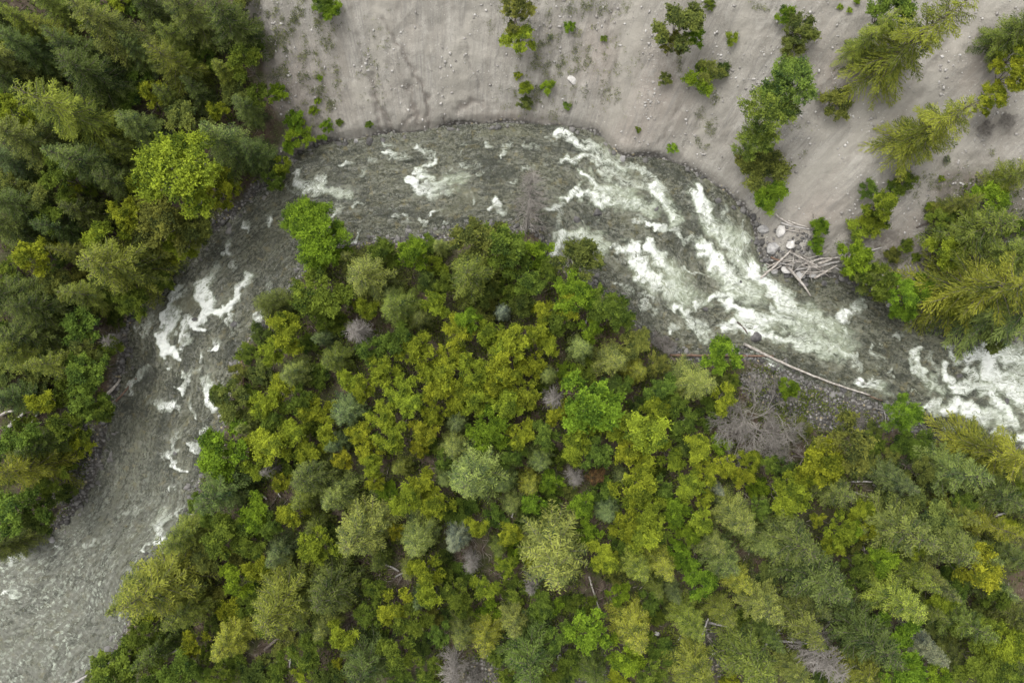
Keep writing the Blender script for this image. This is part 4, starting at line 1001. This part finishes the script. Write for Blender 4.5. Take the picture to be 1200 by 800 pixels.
LOGS = [  # x0 y0 x1 y1 px, radius at both ends (m), material, lift (m), stubs, adjective
 (891, 326, 927, 293, .16, .10, M_drift, .45, 1), (927, 296, 963, 315, .14, .10, M_drift, .7, 0), (922, 312, 950, 347, .20, .10, M_drift, .45, 2), (954, 326, 981, 311, .16, .12, M_drift, .5, 0),
 (933, 316, 987, 306, .14, .09, M_grey, .35, 1), (939, 311, 984, 302, .13, .09, M_drift, .55, 0), (930, 298, 927, 321, .10, .07, M_drift, .65, 0), (958, 309, 976, 302, .22, .18, M_drift, .5, 0),
 (909, 251, 930, 264, .15, .10, M_drift, .4, 1), (915, 261, 951, 269, .16, .10, M_grey, .3, 1), (922, 258, 946, 266, .09, .06, M_drift, .5, 0), (975, 311, 994, 321, .11, .07, M_grey, .3, 0), (903, 301, 914, 305, .13, .10, M_red, .4, 0),
 (938, 318, 966, 318, .10, .07, M_drift, .4, 0), (912, 308, 930, 312, .09, .06, M_grey, .5, 0), (945, 303, 968, 296, .08, .05, M_drift, .6, 0), (918, 320, 934, 306, .08, .06, M_grey, .55, 0), (962, 317, 976, 318, .11, .08, M_drift, .35, 0),
 (1014, 332, 1033, 346, .11, .07, M_drift, .25, 0), (1086, 385, 1095, 371, .09, .05, M_drift, .45, 0), (1002, 294, 1012, 275, .08, .04, M_drift, .6, 2), (1005, 297, 1033, 290, .11, .06, M_grey, .5, 2), (1074, 267, 1091, 260, .07, .04, M_dark, .12, 1),
 # extra thin sticks follow at the end of the list
 (872, 403, 1020, 463, .17, .08, M_drift, .55, 2), (785, 416, 906, 417, .13, .11, M_red, .35, 2), (1006, 458, 1034, 469, .08, .05, M_red, .35, 0), (864, 377, 876, 391, .10, .07, M_dark, .5, 0),
 (120, 467, 141, 444, .18, .12, M_drift, .45, 0), (136, 470, 166, 436, .12, .07, M_red, .12, 0), (73, 468, 92, 465, .12, .09, M_grey, .5, 1), (5, 505, 28, 484, .22, .15, M_grey, .5, 0), (0, 487, 18, 481, .15, .12, M_drift, .6, 0), (78, 518, 93, 507, .15, .12, M_grey, .45, 0), (35, 498, 46, 482, .10, .07, M_grey, .5, 1), (0, 523, 11, 518, .12, .1, M_drift, .6, 0),
 (280, 418, 285, 452, .17, .10, M_red, .5, 3), (302, 578, 313, 585, .10, .08, M_drift, .7, 0), (321, 564, 329, 583, .09, .06, M_grey, 1.2, 0), (235, 690, 293, 726, .16, .08, M_grey, .5, 3), (180, 769, 221, 752, .13, .07, M_drift, 2.5, 3), (84, 801, 106, 789, .15, .1, M_grey, .2, 0),
 (310, 761, 361, 732, .16, .10, M_dark, .7, 3), (278, 741, 306, 739, .12, .08, M_grey, .4, 2), (290, 791, 326, 774, .12, .08, M_grey, .4, 2), (300, 797, 326, 783, .10, .07, M_red, .3, 1), (338, 745, 340, 781, .16, .10, M_grey, .35, 0),
 (690, 675, 703, 715, .10, .06, M_drift, .35, 0), (703, 715, 700, 729, .06, .04, M_drift, .35, 0), (452, 661, 467, 669, .10, .08, M_grey, .35, 0), (463, 676, 481, 670, .10, .07, M_grey, .3, 0), (600, 606, 607, 580, .09, .06, M_grey, .4, 1), (573, 615, 586, 613, .10, .08, M_drift, .35, 0),
 (822, 746, 830, 724, .11, .08, M_grey, .8, 1), (830, 729, 866, 736, .12, .08, M_grey, .5, 3), (893, 759, 919, 731, .15, .10, M_grey, .8, 2), (905, 750, 962, 750, .13, .07, M_grey, .45, 4), (846, 765, 856, 790, .12, .08, M_dark, .3, 1),
 (1000, 576, 1028, 583, .10, .06, M_drift, .4, 1), (998, 564, 1023, 564, .11, .08, M_grey, .5, 0), (1023, 567, 1029, 573, .11, .10, M_drift, .45, 0), (1165, 604, 1187, 599, .13, .10, M_grey, .5, 1), (1012, 640, 1016, 654, .08, .06, M_drift, 2.0, 0), (796, 497, 805, 489, .12, .07, M_drift, 3.0, 1), (684, 389, 692, 367, .11, .07, M_grey, 1.5, 0),
 (956, 790, 961, 742, .15, .06, M_grey, .9, 4), (1193, 744, 1204, 748, .1, .08, M_drift, .6, 0), (650, 605, 640, 625, .07, .05, M_grey, .3, 1), (562, 760, 580, 775, .1, .07, M_grey, .3, 1), (1166, 690, 1196, 700, .1, .07, M_grey, .4, 1), (970, 728, 998, 722, .1, .06, M_grey, .5, 2), (400, 640, 425, 648, .1, .07, M_dark, .6, 1), (495, 720, 515, 712, .1, .07, M_grey, .5, 1), (1016, 450, 1002, 444, .05, .03, M_grey, .4, 0),
]
_r = random.Random(12)
for _ in range(26):                       # the thin sticks of the jam
    cx_, cy_ = _r.choice([(950, 310), (950, 312), (940, 306), (965, 308), (930, 262), (918, 312)])
    cx_ += _r.gauss(0, 11); cy_ += _r.gauss(0, 4)
    an, hl = _r.choice([_r.gauss(0.12, 0.25), _r.gauss(-0.4, 0.3), _r.gauss(1.2, 0.4)]), _r.uniform(6, 17)
    LOGS.append((cx_ - hl * math.cos(an), cy_ - hl * math.sin(an), cx_ + hl * math.cos(an), cy_ + hl * math.sin(an), _r.uniform(.04, .075), _r.uniform(.025, .04), _r.choice([M_drift, M_drift, M_grey]), _r.uniform(.25, .7), _r.choice([0, 0, 1])))
MW = {M_drift.name: 'pale', M_grey.name: 'grey', M_red.name: 'reddish', M_dark.name: 'dark'}
LOGLABEL = {23: 'long pale log lying across the edge of the rapids', 24: 'reddish log half hidden under the long pale log', 27: 'pale log jutting from the bank beside the riffle', 28: 'reddish drowned log trailing in the current off the bank', 39: 'pale branched log propped in the bushes near the lower riffle', 46: 'longer piece of the thin white bent log in the clearing', 47: 'short end piece of the thin white bent log in the clearing', 35: 'dark reddish log standing at the inner water edge below the foam'}
for i, (x0, y0, x1, y1, r0, r1, m, lift, stubs) in enumerate(LOGS):
    if i < 18: r0, r1 = r0 * 0.8, r1 * 0.8
    a, b = on_ground(x0, y0, lift * 0.6), on_ground(x1, y1, lift * 0.6)
    tb, c = log_mesh(a, b, r0, r1, 0.02 if r0 > 0.2 else 0.035, stubs, 200 + i)
    o = tb.mesh('log', m)
    o.location = c
    o['category'] = 'log'
    o['group'] = 'logs of the driftwood jam' if i < 18 or i >= len(LOGS) - 26 else 'fallen logs'
    if i in LOGLABEL: o['label'] = LOGLABEL[i]
    else:
        ln = math.hypot(x1 - x0, y1 - y0)
        LABELLED.append((o, (x0 + x1) / 2, (y0 + y1) / 2, ('thinnest ' if r0 < .076 else '') + ('short ' if ln < 24 else 'long ' if ln > 42 else '') + ('thick ' if r0 > 0.15 else 'thin ' if .076 <= r0 < 0.1 else '') + MW[m.name] + ' weathered log'))

# ------------------------------------------------------------------ boulders
import bmesh
def ico(sub):
    bm = bmesh.new()
    bmesh.ops.create_icosphere(bm, subdivisions=sub, radius=1)
    v = np.array([w.co[:] for w in bm.verts]); f = np.array([[w.index for w in p_.verts] for p_ in bm.faces])
    bm.free()
    return v, f
ICO3, ICO1 = ico(4), ico(1)
def rock_mat(name, a, b):
    nt = NT(name)
    p_ = nt.pos()
    n_ = nt.noise(p_, 1.6, 6, 0.65)
    n2_ = nt.noise(p_, 11, 3, 0.7)
    c = nt.mix(nt.ss(n_, 0.35, 0.65), a, b)
    c = nt.mix(nt.math('MULTIPLY', nt.ss(n2_, 0.5, 0.75), 0.4), c, tuple(x * 0.5 for x in a))
    principled(nt, c, 0.85, 0.25, nt.bump(nt.math('ADD', n_, nt.math('MULTIPLY', n2_, 0.4)), 0.7, 0.08))
    return nt.m
M_rock = rock_mat('grey_rock', (0.17, 0.165, 0.16), (0.33, 0.32, 0.305))
M_paler = rock_mat('pale_rock', (0.33, 0.315, 0.295), (0.5, 0.48, 0.45))
M_wet = rock_mat('wet_dark_rock', (0.045, 0.043, 0.042), (0.105, 0.1, 0.097))
BOULD = [(895, 268, 13, M_rock), (915, 271, 13, M_paler), (906, 291, 15, M_rock), (888, 284, 9, M_wet), (926, 286, 13, M_paler), (922, 316, 11, M_paler), (938, 321, 13, M_rock), (952, 322, 9, M_rock), (899, 305, 9, M_wet), (908, 318, 9, M_rock), (884, 254, 10, M_wet), (966, 332, 8, M_wet), (945, 334, 7, M_wet),
 (887, 396, 15, M_wet), (345, 333, 8, M_rock), (274, 379, 9, M_wet), (311, 381, 9, M_wet), (1141, 380, 9, M_paler), (1137, 392, 8, M_rock), (700, 249, 11, M_wet), (676, 257, 9, M_wet), (61, 632, 9, M_rock), (988, 457, 9, M_wet), (433, 166, 9, M_wet), (449, 164, 8, M_wet), (417, 165, 7, M_rock), (730, 186, 9, M_rock), (797, 750, 7, M_paler), (835, 764, 6, M_paler), (770, 742, 6, M_paler), (656, 770, 6, M_paler), (1103, 387, 7, M_wet), (1070, 372, 8, M_wet), (1042, 357, 8, M_rock), (670, 94, 10, M_paler), (842, 235, 8, M_wet), (860, 243, 7, M_wet), (133, 398, 18, M_rock), (258, 488, 6, M_rock), (770, 245, 7, M_wet), (826, 362, 8, M_wet), (868, 330, 6, M_wet), (1180, 470, 8, M_wet), (190, 407, 6, M_wet), (228, 374, 7, M_wet), (205, 530, 6, M_wet), (490, 215, 6, M_wet), (1125, 440, 7, M_wet), (750, 307, 6, M_wet), (655, 312, 9, M_wet), (690, 330, 7, M_wet)]
for i, (px, py, d, m) in enumerate(BOULD):
    r = np.random.default_rng(400 + i)
    v, f = ICO3
    v = v.copy()
    for k in range(9):                        # planar breaks
        n = r.normal(0, 1, 3); n /= np.linalg.norm(n)
        h = r.uniform(0.55, 0.88)
        dd = v @ n - h
        v -= np.where(dd > 0, dd, 0)[:, None] * n * 0.85
    v += v * (0.09 * fbm(v[:, 0] * 2 + i * 3, v[:, 1] * 2 + v[:, 2] * 1.7, 300 + i, 3))[:, None]
    v *= np.array([r.uniform(0.9, 1.25), r.uniform(0.75, 1.0), r.uniform(0.55, 0.75)]) * d * MPP * 0.5
    x, y, z = on_ground(px, py, 0.1)
    wet = ground_z(x, y) < 0
    o = make_mesh('boulder', v, f, m, smooth=True)
    o.location = (x, y, (ground_z(x, y) if not wet else -0.10 * d * MPP) + d * MPP * 0.08)
    o.rotation_euler = (0, 0, r.uniform(0, 6.28))
    o['category'] = 'boulder'
    o['group'] = 'boulders by the river'
    LABELLED.append((o, px, py, ('large ' if d >= 11 else 'small ') + {M_rock: 'grey', M_paler: 'pale', M_wet: 'dark'}[m] + ' ' + ('river boulder' if wet else 'boulder')))
write_labels(LABELLED)
print('FILL', nfill, len(cand))

# ------------------------------------------------------------------ stones, litter and low growth that nobody could count
def scatter(n, test, seed, xr=(-58, 58), yr=(-40, 40)):
    r = np.random.default_rng(seed)
    P = np.stack([r.uniform(*xr, n), r.uniform(*yr, n)], 1)
    k = test(P, r)
    P = P[k]
    return P, base_height(P[:, 0], P[:, 1]) - gully_depth(P[:, 0], P[:, 1])[0], r
def stones(name, P, z, r, lo, hi, mat, power=2.5):
    v, f = ICO1
    n = len(P)
    s = lo + (hi - lo) * r.random(n) ** power
    V = v[None] * (1 + 0.25 * r.normal(0, 1, (n, len(v), 1)))
    V = V * (s[:, None] * r.uniform(0.6, 1.3, (n, 3)) * np.array([1, 1, 0.7]))[:, None, :]
    V = V + np.column_stack([P, z + s * 0.15])[:, None, :]
    F = f[None] + (np.arange(n) * len(v))[:, None, None]
    o = make_mesh(name, V.reshape(-1, 3), F.reshape(-1, 3), mat, face_attr=np.repeat(r.random(n), len(f)))
    tag(o, kind='stuff')
    return o
def stone_mat(name, a, b):
    nt = NT(name)
    t = nt.attr('tint')
    n_ = nt.noise(nt.pos(), 6, 3)
    c = nt.mix(nt.math('ADD', nt.math('MULTIPLY', t, 0.8), nt.math('MULTIPLY', n_, 0.25)), a, b)
    principled(nt, c, 0.9, 0.2)
    return nt.m
def is_scree(P):
    px = P[:, 0] / MPP + 600
    return (samp(F_do, P[:, 0], P[:, 1]) > 0.3) & (px > 320)
P, z, r = scatter(110000, lambda P, r: is_scree(P) & (r.random(len(P)) < np.clip(0.1 + 0.8 * fbm(P[:, 0] / 3, P[:, 1] / 6, 131, 4), 0.015, 1)), 21, yr=(0, 44))
stones('scree_stones_gravel', P, z, r, 0.025, 0.17, stone_mat('scree_stone', (0.15, 0.137, 0.122), (0.40, 0.385, 0.36)), 6)
def near_water(P, r):
    do, di = samp(F_do, P[:, 0], P[:, 1]), samp(F_di, P[:, 0], P[:, 1])
    m = np.maximum(do, di)
    px = P[:, 0] / MPP + 600
    scr = sstep(360, 400, px) * (1 - sstep(860, 890, px)) * (do > di)
    return (m > -1.0 + 0.5 * scr) & (m < 0.75 - 0.75 * scr + 0.4 * scr * fbm(P[:, 0] / 1.5, P[:, 1] / 1.5, 161, 2)) & (r.random(len(P)) < 0.75 - 0.3 * scr)
P, z, r = scatter(130000, near_water, 22)
stones('bank_cobbles_gravel', P, z, r, 0.05, 0.38, stone_mat('bank_stone', (0.035, 0.034, 0.032), (0.165, 0.158, 0.148)), 3)
def bars(P, r):
    px, py = P[:, 0] / MPP + 600, 400 - P[:, 1] / MPP
    a = ((px - 955) / 95) ** 2 + ((py - 468 - (px - 955) * 0.25) / 34) ** 2 < 1
    b = ((px - 90) / 34) ** 2 + ((py - 552) / 66) ** 2 < 1
    c = ((px - 250) / 14) ** 2 + ((py - 560) / 60) ** 2 < 1
    d = ((px - 910) / 40) ** 2 + ((py - 300) / 30) ** 2 < 1
    return (a | b | c | d) & (np.maximum(samp(F_do, P[:, 0], P[:, 1]), samp(F_di, P[:, 0], P[:, 1])) > -0.6)
P, z, r = scatter(140000, bars, 23)
stones('bar_cobbles_gravel', P, z, r, 0.04, 0.24, stone_mat('bar_stone', (0.038, 0.036, 0.034), (0.175, 0.167, 0.156)), 3)

def forest(P):
    px = P[:, 0] / MPP + 600
    do, di = samp(F_do, P[:, 0], P[:, 1]), samp(F_di, P[:, 0], P[:, 1])
    return (di > 0.8) | ((do > 0.8) & ((px < 310) | ((px > 1090) & (P[:, 1] < 16))))
# sticks
def littered(P, r):
    px, py = P[:, 0] / MPP + 600, 400 - P[:, 1] / MPP
    w = np.full(len(P), 0.25)
    for gx, gy, gr_ in GAPS: w = np.maximum(w, np.exp(-(((px - gx) / (gr_ * 1.3)) ** 2 + ((py - gy) / (gr_ * 1.3)) ** 2) ** 2))
    return forest(P) & (r.random(len(P)) < w)
P, z, r = scatter(26000, littered, 24)
n = len(P)
a = r.uniform(0, 6.283, n); L = r.uniform(0.25, 1.6, n) ** 1.2; w = r.uniform(0.012, 0.045, n)
d = np.column_stack([np.cos(a), np.sin(a), r.normal(0, 0.1, n)])
c = np.column_stack([P, z + 0.06 + 0.1 * r.random(n)])
V, F = quads(c, d, np.column_stack([r.normal(0, .3, n), r.normal(0, .3, n), np.ones(n)]), L, w * 2)
V2, F2 = quads(c + np.array([0, 0, 0.004]), d, np.column_stack([-d[:, 1], d[:, 0], np.full(n, 0.2)]), L, w * 2)
tag(make_mesh('stick_litter', np.vstack([V, V2]), np.vstack([F, F2 + len(V)]), M_litter), kind='stuff')
# low growth under the trees
def low_growth(P, r):
    px, py = P[:, 0] / MPP + 600, 400 - P[:, 1] / MPP
    w = np.clip(0.75 + 0.9 * fbm(P[:, 0] / 3.2, P[:, 1] / 3.2, 141, 3), 0, 1)
    for gx, gy, gr_ in GAPS:
        w = w * (1 - 0.93 * np.exp(-(((px - gx) / gr_) ** 2 + ((py - gy) / gr_) ** 2) ** 2))
    return forest(P) & (r.random(len(P)) < w)
P, z, r = scatter(34000, low_growth, 25)
n = len(P)
k = 12
cl = np.repeat(np.column_stack([P, z]), k, 0)
hh = np.repeat(r.uniform(0.2, 0.9, n), k)
cen = cl + np.column_stack([r.normal(0, 0.3, n * k), r.normal(0, 0.3, n * k), hh * r.random(n * k) + 0.05])
nn = r.normal(0, 0.5, (n * k, 3)); nn[:, 2] += 1
V, F = quads(cen, r.normal(0, 1, (n * k, 3)) * np.array([1, 1, .3]), nn, r.uniform(0.14, 0.28, n * k), r.uniform(0.09, 0.17, n * k))
tn = np.clip(np.repeat(r.uniform(0.1, 0.9, n), k) + r.normal(0, 0.1, n * k), 0, 1)
ug = make_mesh('undergrowth', V, F, M_leaf, face_attr=tn)
ug.color = (.082, .106, .020, 1)
tag(ug, kind='stuff')
# thin grey-green weeds on the scree
WEED = [(345, 40, 45, 58, 1.0), (375, 100, 26, 45, .9), (325, 15, 25, 25, 1.0), (340, 90, 30, 30, .7), (825, 152, 12, 22, .9), (655, 60, 42, 55, .6), (640, 110, 45, 28, .6), (845, 80, 10, 12, .6), (836, 116, 7, 8, .8), (1040, 320, 45, 22, .8), (990, 300, 20, 25, .5), (668, 112, 8, 10, .7), (795, 80, 6, 14, .6), (350, 150, 30, 25, .4), (700, 8, 34, 14, .6), (720, 90, 30, 40, .25), (930, 150, 30, 40, .15), (1100, 215, 40, 30, .35), (440, 80, 20, 60, .15), (895, 8, 14, 8, .5), (1165, 180, 12, 8, .6), (580, 25, 12, 16, .5), (920, 445, 30, 25, .1), (1060, 300, 30, 30, .3)]
def weeds(P, r):
    px, py = P[:, 0], P[:, 1]
    g = base_height(px, py)
    kk = CAMH / (CAMH - g)
    qx, qy = px * kk / MPP + 600, 400 - py * kk / MPP
    w = np.zeros(len(P))
    for a_, b_, rx, ry, s in WEED:
        w = np.maximum(w, s * np.exp(-(((qx - a_) / rx) ** 2 + ((qy - b_) / ry) ** 2) ** 2))
    w = w * (sstep(0.08, 0.3, fbm(px / 1.0, py / 1.5, 151, 3)) + 0.03)
    return r.random(len(P)) < w
P, z, r = scatter(260000, weeds, 26, yr=(0, 42))
n = len(P); k = 7
cl = np.repeat(np.column_stack([P, z]), k, 0)
cen = cl + np.column_stack([r.normal(0, 0.13, n * k), r.normal(0, 0.13, n * k), r.uniform(0.02, 0.22, n * k)])
nn = r.normal(0, 0.5, (n * k, 3)); nn[:, 2] += 1
V, F = quads(cen, r.normal(0, 1, (n * k, 3)), nn, r.uniform(0.1, 0.2, n * k), r.uniform(0.04, 0.08, n * k))
wd = make_mesh('scree_weeds', V, F, M_leaf, face_attr=np.clip(np.repeat(r.uniform(.2, .8, n), k), 0, 1))
wd.color = (.14, .155, .075, 1)
tag(wd, kind='stuff')
